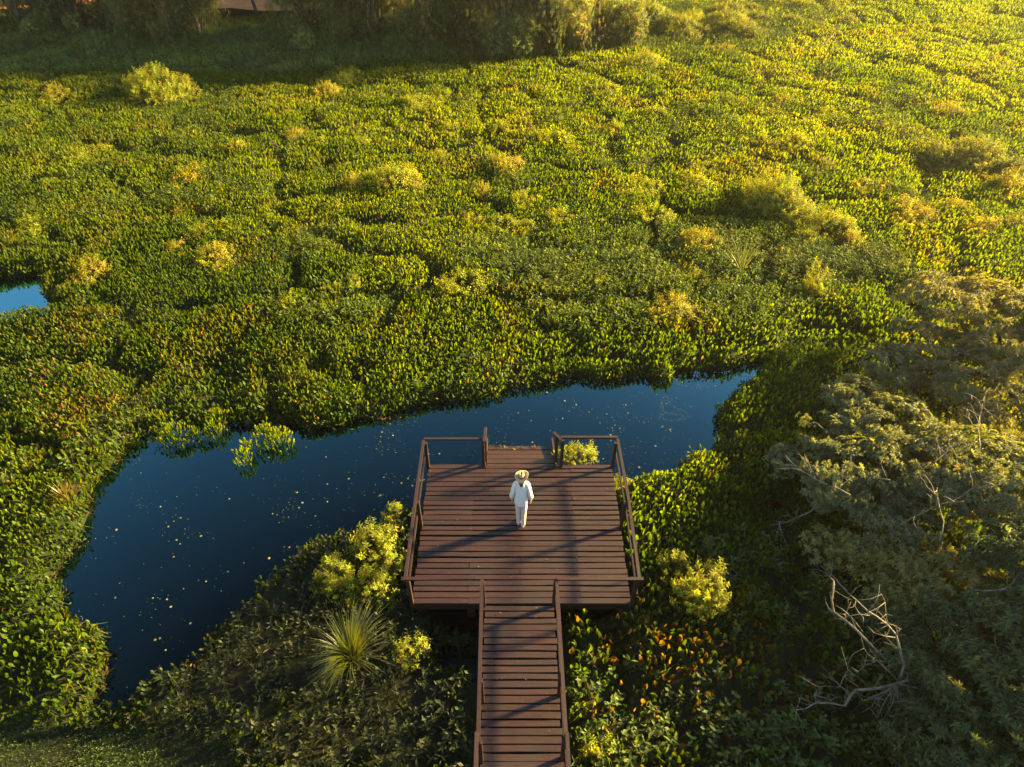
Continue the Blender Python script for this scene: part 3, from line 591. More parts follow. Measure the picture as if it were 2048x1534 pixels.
for a in [
 (308, 218, 165, 82, 'Y', 'large golden shrub at top left, taller than everything round it, by the shade line', 1),
 (650, 205, 75, 34, 'O', 'pale orange shrub topping a mat to the right of the large top left shrub'),
 (552, 196, 55, 20, 'O', 'low rusty shrub between the large top left shrub and the pale orange one'),
 (685, 172, 90, 34, 'Y', 'yellow shrub just behind and right of the pale orange one'),
 (580, 252, 46, 28, 'Y', 'small lone yellow shrub in front of the pale orange one'),
 (835, 230, 98, 36, 'Y', 'wide olive yellow shrub on a long mat in the upper middle'),
 (728, 216, 80, 17, 'Y', 'flat yellow shrub just left of the wide olive yellow one'),
 (1068, 197, 40, 24, 'O', 'small orange brown shrub alone below the oval mat'),
 (1288, 152, 128, 44, 'Y', 'broad rounded golden shrub with a grassy skirt below the thicket end', 1),
 (1452, 119, 62, 26, 'O', 'orange shrub right of the broad rounded golden one'),
 (1306, 250, 66, 36, 'Y', 'round yellow shrub in front of the broad rounded golden one'),
 (1395, 243, 56, 26, 'Y', 'small round yellow shrub right beside its larger round neighbour'),
 (1565, 222, 56, 28, 'O', 'rusty round shrub in the upper right field of mats'),
 (1522, 248, 118, 24, 'Y', 'long low yellow shrub stretched beneath the rusty round one'),
 (1655, 252, 85, 27, 'Y', 'low wide yellow shrub at the end of the long low one'),
 (1665, 206, 62, 22, 'O', 'flat orange shrub above the low wide yellow one, upper right'),
 (1735, 206, 50, 24, 'Y', 'small yellow shrub immediately right of the flat orange one'),
 (470, 322, 60, 34, 'O', 'orange yellow shrub left of centre, right of a dark seam'),
 (643, 302, 34, 24, 'Y', 'tiny pale shrub in the left middle of the field'),
 (724, 306, 50, 30, 'Y', 'small pale green shrub above the big tangled one'),
 (1140, 322, 60, 26, 'O', 'brownish shrub at the centre above the plain green carpet'),
 (1592, 322, 104, 46, 'Y', 'olive shrub above the biggest golden bush'),
 (1640, 348, 58, 36, 'O', 'orange shrub tucked against the right side of the olive one'),
 (1520, 300, 44, 26, 'Y', 'small yellow shrub on the left of the olive one'),
 (780, 402, 125, 68, 'Y', 'big tangled yellow shrub left of the picture centre', 1),
 (702, 392, 70, 42, 'O', 'dry tan shrub on the left side of the big tangled one'),
 (355, 407, 40, 27, 'Y', 'small bright yellow shrub at the foot of a dark seam on the left'),
 (418, 436, 62, 36, 'O', 'orange shrub in the left middle, right of the small bright yellow one'),
 (362, 446, 56, 30, 'O', 'dry buff shrub just below the small bright yellow one'),
 (962, 405, 62, 36, 'O', 'ragged ochre shrub right of the big tangled one'),
 (1090, 417, 74, 28, 'Y', 'flat yellow shrub in the middle of the field'),
 (1295, 405, 120, 34, 'Y', 'straggling yellow shrub left of the biggest golden bush'),
 (1552, 448, 190, 105, 'Y', 'biggest golden bush in the marsh, right of centre', 1),
 (1650, 492, 112, 72, 'Y', 'golden bush joined to the lower right of the biggest one', 1),
 (1700, 520, 84, 54, 'O', 'pale grassy shrub below the two joined golden bushes'),
 (1965, 358, 175, 78, 'G', 'wide olive grey bush at the right edge, upper field', 1),
 (1890, 345, 90, 50, 'G', 'lower olive grey bush on the left side of the wide one'),
 (2020, 400, 80, 55, 'O', 'warm tan bush in front of the wide olive grey one at the right edge'),
 (1720, 402, 90, 36, 'O', 'loose orange shrub right of the biggest golden bush'),
 (1812, 402, 42, 26, 'Y', 'small yellow shrub beyond the loose orange one'),
 (1908, 440, 60, 40, 'O', 'buff shrub in front of the lower olive grey bush'),
 (1965, 485, 112, 48, 'O', 'wide pale tan shrub behind the tree at the right edge'),
 (675, 442, 70, 32, 'Y', 'yellow shrub below the dry tan one'),
 (425, 552, 98, 62, 'O', 'dry orange brown bush in the left middle, larger than those round it'),
 (640, 512, 58, 26, 'Y', 'dull green shrub right of the dry orange brown bush'),
 (950, 502, 60, 34, 'Y', 'yellow shrub at the top of the cluster in the centre'),
 (1060, 472, 58, 30, 'Y', 'yellow shrub at the right end of the cluster in the centre'),
 (900, 528, 62, 30, 'Y', 'yellow shrub at the bottom of the cluster in the centre'),
 (835, 512, 50, 32, 'Y', 'yellow shrub at the left end of the cluster in the centre'),
 (1262, 528, 66, 36, 'Y', 'yellow shrub left of the bright orange yellow one'),
 (1395, 522, 108, 60, 'O', 'bright orange yellow bush below and left of the biggest golden one'),
 (1368, 566, 62, 34, 'O', 'brown orange shrub under the bright orange yellow bush'),
 (668, 606, 40, 44, 'Y', 'bright yellow fine-leaved shrub standing over dark hyacinth, left of two'),
 (710, 592, 44, 50, 'Y', 'bright yellow fine-leaved shrub standing over dark hyacinth, right of two'),
 (582, 636, 44, 40, 'Y', 'small fresh green shrub lower left of the bright fine-leaved pair'),
 (1208, 592, 56, 38, 'Y', 'yellow shrub right of centre above the channel'),
 (1452, 592, 62, 30, 'Y', 'flat yellow shrub below the bright orange yellow bush'),
 (1630, 600, 62, 58, 'Y', 'tall yellow shrub above the right end of the channel'),
 (1655, 620, 46, 36, 'O', 'orange shrub at the foot of the tall yellow one'),
 (1560, 577, 50, 30, 'Y', 'small yellow shrub between the flat and the tall yellow ones'),
 (1795, 562, 74, 38, 'Y', 'pale yellow shrub just left of the tree top'),
 (60, 472, 78, 36, 'Y', 'yellow shrub near the left edge above the small pond'),
 (930, 602, 30, 20, 'Y', 'tiny yellow shrub directly above the channel at the centre'),
 (1100, 532, 30, 20, 'Y', 'tiny yellow shrub right of the centre cluster'),
 (2025, 475, 50, 48, 'G', 'dark olive shrub at the right edge above the tree'),
 (1340, 1176, 84, 92, 'Y', 'feathery yellow shrub beside the deck corner, left of two', 1),
 (1400, 1232, 120, 98, 'Y', 'larger feathery yellow shrub right of the deck, the lower of two', 1),
 (745, 1142, 120, 82, 'Y', 'bright yellow shrub left of the deck, the upper crown of its thicket', 1),
 (675, 1190, 90, 70, 'Y', 'dull green shrub on the left of the bright yellow one by the deck', 1),
 (742, 1208, 90, 60, 'Y', 'yellow shrub behind the grass tussock beside the deck'),
 (790, 1055, 46, 44, 'Y', 'small yellow shrub on the bank near the left rail'),
 (1243, 985, 30, 62, 'Y', 'narrow yellow shrub climbing outside the right rail'),
 (1200, 1530, 60, 52, 'Y', 'small star-leaved shrub at the bottom edge right of the boardwalk'),
 (815, 1330, 60, 46, 'Y', 'low green shrub between the tussock and the boardwalk'),
]:
    st_ = len(a) > 6
    shrub(*a[:6], group=G1, stems=st_)
o = shrub(1160, 928, 52, 26, 'Y', 'feathery yellow plant spilling over the far right edge of the deck', z0=.42, name='trailing_plant', cat='plant')
# dull low bushes at the foot of the thicket and golden ones at its open end: told apart only by place
r = np.random.default_rng(5)
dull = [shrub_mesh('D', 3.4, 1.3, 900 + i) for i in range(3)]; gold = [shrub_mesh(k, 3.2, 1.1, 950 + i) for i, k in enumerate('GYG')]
def scatter(meshes, pts, label, group):
    for i, (px, py, s) in enumerate(pts):
        c = P(px, py, .25); o = link('bush', meshes[i % 3], M['feather']); o.location = (c.x, c.y, .15); o.rotation_euler = (0, 0, r.uniform(0, 6.28)); o.scale = (s, s, s * r.uniform(.8, 1.2))
        tag(o, label, 'bush', group)
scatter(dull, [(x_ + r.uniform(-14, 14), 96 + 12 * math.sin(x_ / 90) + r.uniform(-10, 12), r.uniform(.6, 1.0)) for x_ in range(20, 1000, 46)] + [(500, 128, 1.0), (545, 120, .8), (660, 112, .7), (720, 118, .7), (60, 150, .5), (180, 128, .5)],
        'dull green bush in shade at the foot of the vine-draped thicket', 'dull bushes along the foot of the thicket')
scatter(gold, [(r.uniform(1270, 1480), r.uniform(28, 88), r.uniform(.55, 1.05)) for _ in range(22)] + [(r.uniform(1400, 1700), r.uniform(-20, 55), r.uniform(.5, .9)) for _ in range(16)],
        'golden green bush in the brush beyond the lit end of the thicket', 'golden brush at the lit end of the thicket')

tuft = [shrub_mesh(k, w_, .5, 700 + i) for i, (k, w_) in enumerate((('Y', 1.0), ('O', 1.1), ('Y', .8)))]
for i in range(64):
    px, py = r.uniform(30, 1900), 130 + 500 * r.random() ** .9
    if py > 560 and px < 500 or abs(weedfrac(np.array([P(px, py)[0]]), np.array([P(px, py)[1]]))[0] - .5) > .5 and r.random() < .4: continue
    c = P(px, py, .3); o = link('tuft', tuft[i % 3], M['feather']); o.location = (c.x, c.y, .22); o.rotation_euler = (0, 0, r.uniform(0, 6.28)); q = r.uniform(.6, 1.5); o.scale = (q, q, q * r.uniform(.8, 1.2))
    tag(o, 'small low tuft of fine yellowish leaves poking up through the floating mat', 'tuft', 'small tufts dotted over the floating mats')

# ------------------------------------------------------------------ grass tussock and broad-leaved plant on the deck edge
def tussock(px, py, n, ln, label, col, z0=.1, name='grass_tussock'):
    c = P(px, py, z0); nbk = NB()
    for i in range(n):
        a = random.uniform(0, 6.28); out = random.uniform(.15, 1.0); l = ln * random.uniform(.6, 1.15); w0 = random.uniform(.004, .009); k = 6; V = []; a += .5 * math.sin(a * 2 + 1); tw = random.uniform(-.35, .35)
        px_, py_ = -math.sin(a), math.cos(a)
        for j in range(k + 1):
            u = j / k; rr = l * (out * (.25 * u + .65 * u * u)); zz = l * (u * (1.15 - .35 * out) - .55 * out * u ** 2.6); w_ = w0 * (1 - u ** 2) + .001
            bx, by = math.cos(a + tw * u) * rr - .12 * ln * u, math.sin(a + tw * u) * rr + .16 * ln * u; V += [(bx - px_ * w_, by - py_ * w_, zz), (bx + px_ * w_, by + py_ * w_, zz)]
        t = np.array(col) * random.uniform(.6, 1.4) * (np.array([1.4, .9, .8]) if random.random() < .2 else 1)
        nbk.add(V, {4: [[2 * j, 2 * j + 1, 2 * j + 3, 2 * j + 2] for j in range(k)]}, np.tile(t, (len(V), 1)))
    o = link(name, nbk.mesh(name), M['straw']); o.location = c
    return tag(o, label, 'grass tussock')
tussock(712, 1335, 480, 1.1, 'large arching grass tussock with long pale blades left of the boardwalk', (.085, .105, .010))
tussock(145, 1015, 150, .65, 'dry orange tussock on the left bank of the channel', (.19, .12, .03))
tussock(1482, 560, 60, 1.5, 'thin upright tussock with pale blades above the channel', (.13, .15, .03))
tussock(1420, 1140, 45, .7, 'sparse tussock between the two feathery shrubs and the hyacinth', (.09, .12, .02))
nbk = NB(); c = P(1127, 918, .35); n = 46; a = rng.uniform(0, 6.28, n); q = np.sqrt(rng.random(n)) * .24
nbk.place(LN, np.stack([q * np.cos(a), q * np.sin(a) * .6, rng.uniform(.05, .34, n)], 1), rng.uniform(0, 6.28, n), rng.uniform(.1, .9, n), rng.uniform(.06, .09, n), np.array([.10, .13, .015]) * rng.uniform(.7, 1.3, (n, 1)))
o = link('broadleaf_plant', nbk.mesh('broadleaf_plant'), M['leaf']); o.location = c; tag(o, 'broad-leaved yellow green plant by the far right gate post of the deck', 'plant')
nbk = NB(); n = 60; X = rng.uniform(-.52, .86, n); Y = rng.uniform(10.28, 10.62, n)
nbk.place(LN, np.stack([X, Y, rng.uniform(.0, .10, n)], 1), rng.uniform(0, 6.28, n), rng.uniform(.6, 1.4, n), rng.uniform(.045, .075, n), np.where(rng.random((n, 1)) < .5, [[.17, .15, .03]], [[.07, .04, .02]]) * rng.uniform(.6, 1.3, (n, 1)))
n = 160; X = rng.uniform(-.54, .9, n); Y = rng.uniform(10.48, 10.72, n)
nbk.place(T2, np.stack([X, Y, rng.uniform(.01, .05, n)], 1), rng.uniform(0, 6.28, n), rng.normal(0, .4, n), rng.uniform(.03, .07, n), np.array([[.10, .065, .03]]) * rng.uniform(.4, 1.5, (n, 1)))
tag(link('drift_leaves', nbk.mesh('drift_leaves'), M['leaf']), kind='stuff')
nbk = NB(); n = 55; X = rng.uniform(DX0 + .05, DX1 - .05, n); Y = rng.uniform(DY0, DY1, n); k = rng.random(n) < .45; X[k] = rng.uniform(WX0, WX1, k.sum()); Y[k] = rng.uniform(2.5, DY0, k.sum())
nbk.place(T2, np.stack([X, Y, np.full(n, DZ + .012)], 1), rng.uniform(0, 6.28, n), rng.normal(0, .25, n), rng.uniform(.008, .028, n), np.array([[.22, .15, .07]]) * rng.uniform(.4, 1.6, (n, 1)))
tag(link('leaf_litter', nbk.mesh('leaf_litter'), M['weed']), kind='stuff')
# one pale violet hyacinth flower
c = P(1392, 1385, .3); nbk = NB(); n = 22; u = rng.random(n)
nbk.place(T2, np.stack([.03 * np.cos(u * 40), .03 * np.sin(u * 40), u * .14], 1), u * 40, rng.uniform(.5, 1.2, n), np.full(n, .045), np.tile([.30, .22, .36], (n, 1)))
tube(nbk, [(0, 0, -.2), (0, 0, .13)], [.005, .004], 5, (.06, .1, .02))
o = link('hyacinth_flower', nbk.mesh('hyacinth_flower'), M['leaf']); o.location = c; tag(o, 'single pale violet flower spike among the brown hyacinth right of the boardwalk', 'flower')

# ------------------------------------------------------------------ trees on the right
def leafspray():
    """a whorl of nine drooping leaflets"""
    V = []; F4 = []; cc = []; r_ = np.random.default_rng(3)
    for i in range(9):
        a = i * 6.283 / 9 + r_.uniform(-.3, .3); l = r_.uniform(.75, 1.1); el = r_.uniform(-.35, .55); wd = .17; dx, dy = math.cos(a), math.sin(a); b = len(V)
        V += [(0, 0, .05), (dx * l * .5 - dy * wd, dy * l * .5 + dx * wd, .05 + l * .5 * el), (dx * l, dy * l, l * el * .5 - .12), (dx * l * .5 + dy * wd, dy * l * .5 - dx * wd, .05 + l * .5 * el)]
        F4.append([b, b + 1, b + 2, b + 3]); k = r_.uniform(.8, 1.25); cc += [(k, k, k)] * 4
    return np.array(V, float), {4: F4}, np.array(cc)
LS = leafspray()
def limb(nb, a, b, r0, r1, sag=.1, sides=6, k=6, tint=(1, 1, 1)):
    a = Vector(a); b = Vector(b); L_ = (b - a).length; pts = []; off = Vector((random.uniform(-1, 1), random.uniform(-1, 1), random.uniform(-.3, 1))) * L_ * sag
    for i in range(k + 1):
        u = i / k; p = a.lerp(b, u) + off * math.sin(u * math.pi) + Vector([random.uniform(-1, 1) * L_ * .018 for _ in range(3)]) * (0 < i < k)
        pts.append(p)
    tube(nb, pts, [r0 + (r1 - r0) * i / k for i in range(k + 1)], sides, tint, .08)
    return pts
def right_tree(name, base, lobes, col, label, dens, bare, leaf=.076, cat='tree', r0=.12, yellow=.04):
    bz = Vector((base[0], base[1], 0)); root = empty(name, bz); tr = NB(); cr = NB()
    fork = Vector((0, 0, .7)); tube(tr, [(0, 0, -.3), (.03, .02, .3), fork], [r0 * 1.25, r0, r0 * .85], 8, (1, 1, 1), .06)
    for (lx_, ly, lz, lr) in lobes:
        c = Vector((lx_, ly, lz)) - bz
        pts = limb(tr, fork, c, r0 * .6, r0 * .2, .12)
        for i in range(5):
            d = Vector((random.gauss(0, 1), random.gauss(0, 1), random.gauss(.3, .7))).normalized(); limb(tr, pts[random.randint(3, 6)], c + d * lr * .9, r0 * .18, .006, .15, 4)
        n = int(dens * lr ** 2 * 12.6 * 2.0)
        v = rng.normal(0, 1, (n, 3)); v[:, 2] = np.where(rng.random(n) < .72, np.abs(v[:, 2]), v[:, 2]); v /= np.linalg.norm(v, axis=1)[:, None]
        ang = np.arctan2(v[:, 1], v[:, 0]); lump = 1 + .38 * (fbm(v[:, 0] * 2.2 + lx_ * 3 + 50, v[:, 1] * 2.2 + v[:, 2] * 1.7 + ly * 3 + 50, 1.0, 3, 91) - .5) * 2
        gap = fbm(v[:, 0] * 3.5 + lx_ * 5 + 80, v[:, 1] * 3.5 + v[:, 2] * 2.5 + ly + 80, 1.0, 2, 17); k = gap > .45
        rad = lr * lump * (1 - .35 * rng.random(n) ** 2.2); p = np.array(c) + v * rad[:, None] * [1, 1, .55]
        k &= p[:, 2] > .15; p, v_, m_ = p[k], v[k], k.sum()
        q = fbm(p[:, 0] * 1.7 + 30, p[:, 1] * 1.7 + p[:, 2] + 30, 1, 3, 70)
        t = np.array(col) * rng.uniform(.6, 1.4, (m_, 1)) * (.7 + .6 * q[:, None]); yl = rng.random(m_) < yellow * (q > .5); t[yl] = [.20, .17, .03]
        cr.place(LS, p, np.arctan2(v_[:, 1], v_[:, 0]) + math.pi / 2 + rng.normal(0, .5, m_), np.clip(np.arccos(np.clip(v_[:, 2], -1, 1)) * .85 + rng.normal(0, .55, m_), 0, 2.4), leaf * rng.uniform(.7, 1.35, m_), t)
    link('trunk', tr.mesh('trunk', True), M['bark'], root); link('crown', cr.mesh('crown'), M['tree'], root)
    for (a, b) in bare:
        nbk = NB(); A = P(a[0], a[1], a[2] * .62) - bz; B = P(b[0], b[1], b[2] * .62) - bz; pts = limb(nbk, A, B, .013, .005, .10, 5, 7); L_ = (B - A).length
        for i in range(random.randint(3, 6)):
            q = pts[random.randint(2, 6)]; d = (B - A).normalized() * .5 + Vector((random.gauss(0, .6), random.gauss(0, .6), random.gauss(.1, .35)))
            p2 = limb(nbk, q, q + d.normalized() * L_ * random.uniform(.25, .55), .007, .003, .12, 4, 5)
            if random.random() < .6: limb(nbk, p2[3], p2[3] + Vector((random.gauss(0, 1), random.gauss(0, 1), random.gauss(0, .4))).normalized() * L_ * .2, .007, .003, .1, 4, 3)
        link('bare_branch', nbk.mesh('bare_branch', True), M['deadwood'], root)
    return tag(root, label, cat, 'trees by the right edge')
LB = lambda l: [(*tuple(P(a, b, z * .58)), r_) for a, b, z, r_ in l]
right_tree('tree', P(1965, 800, 0), LB([(1895, 610, 2.5, 1.15), (1985, 640, 2.9, 1.45), (1860, 700, 2.1, 1.0), (1985, 770, 2.3, 1.3), (1790, 740, 1.6, .8), (2085, 690, 3.2, 1.7), (2070, 850, 2.6, 1.3)]),
    (.15, .152, .068), 'tallest right-hand tree, its upper crown warm lit at the right edge of the marsh', 60,
    [((1860, 700, 2.6), (1845, 640, 3.1)), ((1985, 640, 3.6), (1970, 700, 3.5)), ((1780, 740, 2.2), (1740, 700, 2.4)), ((1960, 860, 3), (1970, 790, 3.4))])
right_tree('tree', P(1860, 1010, 0), LB([(1715, 800, 1.7, .7), (1780, 855, 2.1, 1.0), (1665, 880, 1.8, .72), (1575, 925, 1.2, .46), (1725, 960, 2.2, 1.05), (1840, 930, 2.6, 1.1), (1945, 950, 2.8, 1.15), (1650, 985, 1.5, .52), (1800, 1045, 2.0, .8), (2050, 1000, 3.1, 1.25)]),
    (.125, .142, .068), 'spreading grey green tree with bare pale twigs, nearest the open channel', 62,
    [((1700, 990, 2.9), (1570, 910, 2.0)), ((1780, 960, 3.1), (1650, 960, 2.6)), ((1880, 1080, 3), (1850, 950, 3.4)), ((1800, 1050, 2.8), (1880, 1010, 3.2)), ((1960, 900, 3.6), (1960, 830, 3.8)), ((1640, 1010, 2.0), (1540, 1050, 1.4)), ((1900, 1010, 3.4), (1990, 960, 3.8)), ((1860, 930, 3.4), (1900, 870, 3.6))])
right_tree('tree', P(1840, 1200, 0), LB([(1655, 1090, 1.1, .48), (1740, 1105, 1.45, .62), (1850, 1140, 1.7, .72), (1925, 1190, 2.0, .8), (1800, 1195, 1.3, .6), (1885, 1250, 1.5, .7)]),
    (.18, .165, .045), 'low golden-leaved tree in front of the spreading grey green one', 75, [((1700, 1190, 1.4), (1640, 1130, 1.2)), ((1930, 1100, 2.9), (2010, 1080, 3.0))], leaf=.08, r0=.07)
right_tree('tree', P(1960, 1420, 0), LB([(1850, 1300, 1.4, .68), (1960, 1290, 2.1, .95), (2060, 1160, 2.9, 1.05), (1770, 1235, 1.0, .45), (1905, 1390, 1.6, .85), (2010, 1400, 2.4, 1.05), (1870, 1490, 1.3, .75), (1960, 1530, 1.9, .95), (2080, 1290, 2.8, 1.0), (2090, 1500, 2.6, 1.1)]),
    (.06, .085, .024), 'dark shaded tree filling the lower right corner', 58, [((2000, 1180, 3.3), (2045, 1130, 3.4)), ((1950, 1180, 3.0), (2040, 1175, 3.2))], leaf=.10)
# trees standing just past the right edge, whose shade falls over the foreground
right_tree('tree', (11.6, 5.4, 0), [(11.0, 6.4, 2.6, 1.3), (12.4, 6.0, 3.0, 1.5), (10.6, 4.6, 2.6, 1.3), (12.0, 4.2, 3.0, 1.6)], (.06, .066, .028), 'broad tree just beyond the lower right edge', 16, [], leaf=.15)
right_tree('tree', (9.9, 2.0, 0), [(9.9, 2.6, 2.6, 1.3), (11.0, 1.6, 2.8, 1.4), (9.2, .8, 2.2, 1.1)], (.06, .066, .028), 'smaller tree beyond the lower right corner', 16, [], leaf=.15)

# the dead snag in the lower right
def snag():
    base = P(1840, 1390, .75); root = NB()
    def ch(pts, r0, r1, sd=7): 
        q = [P(*p) for p in pts]; n = len(q); r0 *= .62; r1 = min(r1, .02); [limb(root, q[j], q[j] + Vector((random.gauss(0, .16), random.gauss(0, .16), random.gauss(.05, .1))), .006, .002, .15, 4, 4) for j in range(1, n) for _ in range(2)]; tube(root, q, [r0 + (r1 - r0) * i / (n - 1) for i in range(n)], sd, (1, 1, 1), .1); return q
    ch([(1850,1352,1.1),(1815,1362,1.1),(1780,1372,1.0),(1745,1378,.95),(1712,1380,.95)], .05, .045)
    ch([(1712,1380,.95),(1700,1392,.92),(1690,1412,.85)], .035, .026)
    ch([(1690,1412,.85),(1660,1406,.85),(1635,1404,.8),(1610,1418,.7),(1588,1420,.6)], .022, .008)
    ch([(1635,1404,.85),(1628,1390,1.0),(1640,1374,1.1)], .012, .005); ch([(1660,1406,.9),(1630,1408,.9),(1600,1395,1.0)], .010, .004)
    ch([(1700,1385,.95),(1680,1372,1.1),(1688,1352,1.2),(1696,1340,1.3)], .012, .005)
    ch([(1800,1358,1.15),(1808,1330,1.4),(1800,1300,1.6),(1792,1270,1.8),(1775,1250,1.9),(1752,1232,2.0),(1735,1222,2.1),(1712,1200,2.2),(1700,1190,2.25)], .034, .008)
    ch([(1792,1270,1.8),(1800,1258,1.9)], .014, .006); ch([(1775,1250,1.9),(1772,1228,2.1),(1770,1205,2.2)], .012, .005); ch([(1790,1275,1.8),(1770,1272,1.9),(1748,1266,2.0)], .010, .004)
    ch([(1740,1232,2.0),(1720,1228,2.05),(1700,1232,2.0),(1690,1228,2.0)], .010, .004)
    ch([(1770,1318,1.3),(1742,1290,1.4),(1715,1262,1.4),(1690,1240,1.3),(1668,1225,1.2),(1663,1200,1.3),(1666,1180,1.4),(1667,1162,1.5)], .032, .018)
    ch([(1668,1225,1.2),(1660,1222,1.2)], .02, .015)
    ch([(1797,1362,1.15),(1775,1340,1.3),(1755,1322,1.4),(1735,1308,1.5),(1728,1296,1.6)], .016, .005); ch([(1755,1322,1.4),(1730,1330,1.4),(1715,1345,1.3)], .009, .004); ch([(1785,1350,1.3),(1770,1335,1.4),(1750,1315,1.5),(1748,1308,1.5)], .009, .004)
    ch([(1800,1368,1.1),(1830,1376,1.1),(1855,1380,1.1),(1878,1380,1.1)], .024, .007); ch([(1865,1380,1.1),(1868,1390,1.1)], .007, .004)
    for e in ((1766,1440),(1755,1436),(1780,1420),(1800,1430),(1735,1395),(1748,1405),(1725,1402),(1812,1400),(1790,1410)):
        m_ = ((1795 + e[0]) / 2 + random.uniform(-6, 6), (1370 + e[1]) / 2 + random.uniform(-5, 5)); ch([(1795, 1368, 1.1), (*m_, .95), (*e, .75)], .012, .004, 5)
    ch([(1850,1352,1.1),(1880,1352,.9),(1905,1365,.4),(1920,1380,-.2)], .05, .06)
    me = root.mesh('dead_branch', True); o = link('dead_branch', me, M['deadwood']); return tag(o, 'pale dead branching snag leaning out of the lower right tree over brown hyacinth', 'dead branch')
snag()

# ------------------------------------------------------------------ vine-draped thicket along the far bank
def vine_mesh(seed, hgt, wdt, warm=0.0):
    r_ = np.random.default_rng(seed); random.seed(seed); cr = NB(); tr = NB()
    k = r_.integers(4, 7); L = [(r_.uniform(-.45, .45) * wdt, r_.uniform(-.3, .3) * wdt, hgt * r_.uniform(.45, .85), wdt * r_.uniform(.22, .36)) for _ in range(k)] + [(0, 0, hgt * .75, wdt * .34)] + [(r_.uniform(-.5, .5) * wdt, r_.uniform(-.62, -.15) * wdt, r_.uniform(.35, 1.1), r_.uniform(.55, .95)) for _ in range(8)]
    quad = (np.array([(-.5, 0, -.1), (0, -.28, 0), (.5, 0, .05), (0, .28, 0)], float), {4: [[0, 1, 2, 3]]})
    g = np.array([.12, .155, .05]); br = np.array([.23, .175, .09])
    for (lx_, ly, lz, lr) in L:
        lk = r_.uniform(.35, 1.9) * np.array([1, r_.uniform(.85, 1.1), 1])
        n = int(330 * lr * lr + 160); v = r_.normal(0, 1, (n, 3)); v /= np.linalg.norm(v, axis=1)[:, None]
        lump = 1 + .5 * (fbm(v[:, 0] * 2.4 + lx_ + 40, v[:, 1] * 2.4 + v[:, 2] * 2 + 40 + seed, 1, 3, 3) - .5) * 2
        p = v * (lr * lump * (1 - .3 * r_.random(n) ** 2))[:, None] * [1, 1, .9] + [lx_, ly, lz]; kk = p[:, 2] > .1; p, v = p[kk], v[kk]; n = len(p)
        c = g * lk * r_.uniform(.6, 1.5, (n, 1)); b_ = r_.random(n) < .10; c[b_] = br * r_.uniform(.6, 1.3, (b_.sum(), 1))
        cr.place(SP['G'][k % 2], p, r_.uniform(0, 6.28, n), r_.uniform(.0, 1.9, n), r_.uniform(.22, .42, n), c)
        # hanging curtains of vine from the lobe's rim down to the ground
        for _ in range(int(11 * lr)):
            a = r_.uniform(0, 6.28); rr = lr * r_.uniform(.75, 1.1); x0, y0 = lx_ + rr * math.cos(a), ly + rr * math.sin(a); ztop = lz + r_.uniform(-.3, .5) * lr; zb = max(0, ztop - hgt * r_.uniform(.25, .9)); m_ = int((ztop - zb) * 9) + 2
            z = np.linspace(ztop, zb, m_) + r_.uniform(-.05, .05, m_); u = (ztop - z) / max(hgt, 1); w_ = .10 + .10 * u
            q = np.stack([x0 + math.cos(a) * u * .6 + r_.normal(0, 1, m_) * w_, y0 + math.sin(a) * u * .6 + r_.normal(0, 1, m_) * w_, z], 1)
            dry = r_.random() < .35; c = (br if dry else g) * r_.uniform(.6, 1.4) * r_.uniform(.7, 1.3, (m_, 1)); cr.place(SP['Y'][0], q, r_.uniform(0, 6.28, m_), r_.uniform(2.2, 3.6, m_), r_.uniform(.20, .34, m_), np.clip(c, 0, 1))
        limb(tr, (r_.uniform(-.15, .15) * wdt, 0, .2), (lx_, ly, lz), .09, .03, .12)
        for _ in range(3): limb(tr, (lx_, ly, lz), (lx_ + r_.normal(0, .6) * lr, ly - abs(r_.normal(0, .8)) * lr, lz + r_.normal(.1, .6) * lr), .03, .008, .2, 4)
    tube(tr, [(0, 0, -.4), (.05, 0, hgt * .3), (0, .1, hgt * .6)], [.20, .15, .10], 7, (1, 1, 1), .08)
    return cr.mesh('crown'), tr.mesh('trunk', True)
VM = [vine_mesh(200 + i, h_, w_) for i, (h_, w_) in enumerate([(5.5, 5.0), (6.5, 4.6), (4.6, 5.6), (5.8, 4.2)])]
def vine_tree(px, py, v, s, rz_, label, back=0):
    c = P(px, py, .3); root = empty('vine_draped_tree', (c.x, c.y + back, .15), rz_); root.scale = (s * 1.1, s * 1.1, s * 1.3)
    cr = link('crown', VM[v][0], M['weed'], root); tr = link('trunk', VM[v][1], M['bark'], root)
    return tag(root, label, 'tree', 'vine-draped trees of the far thicket')
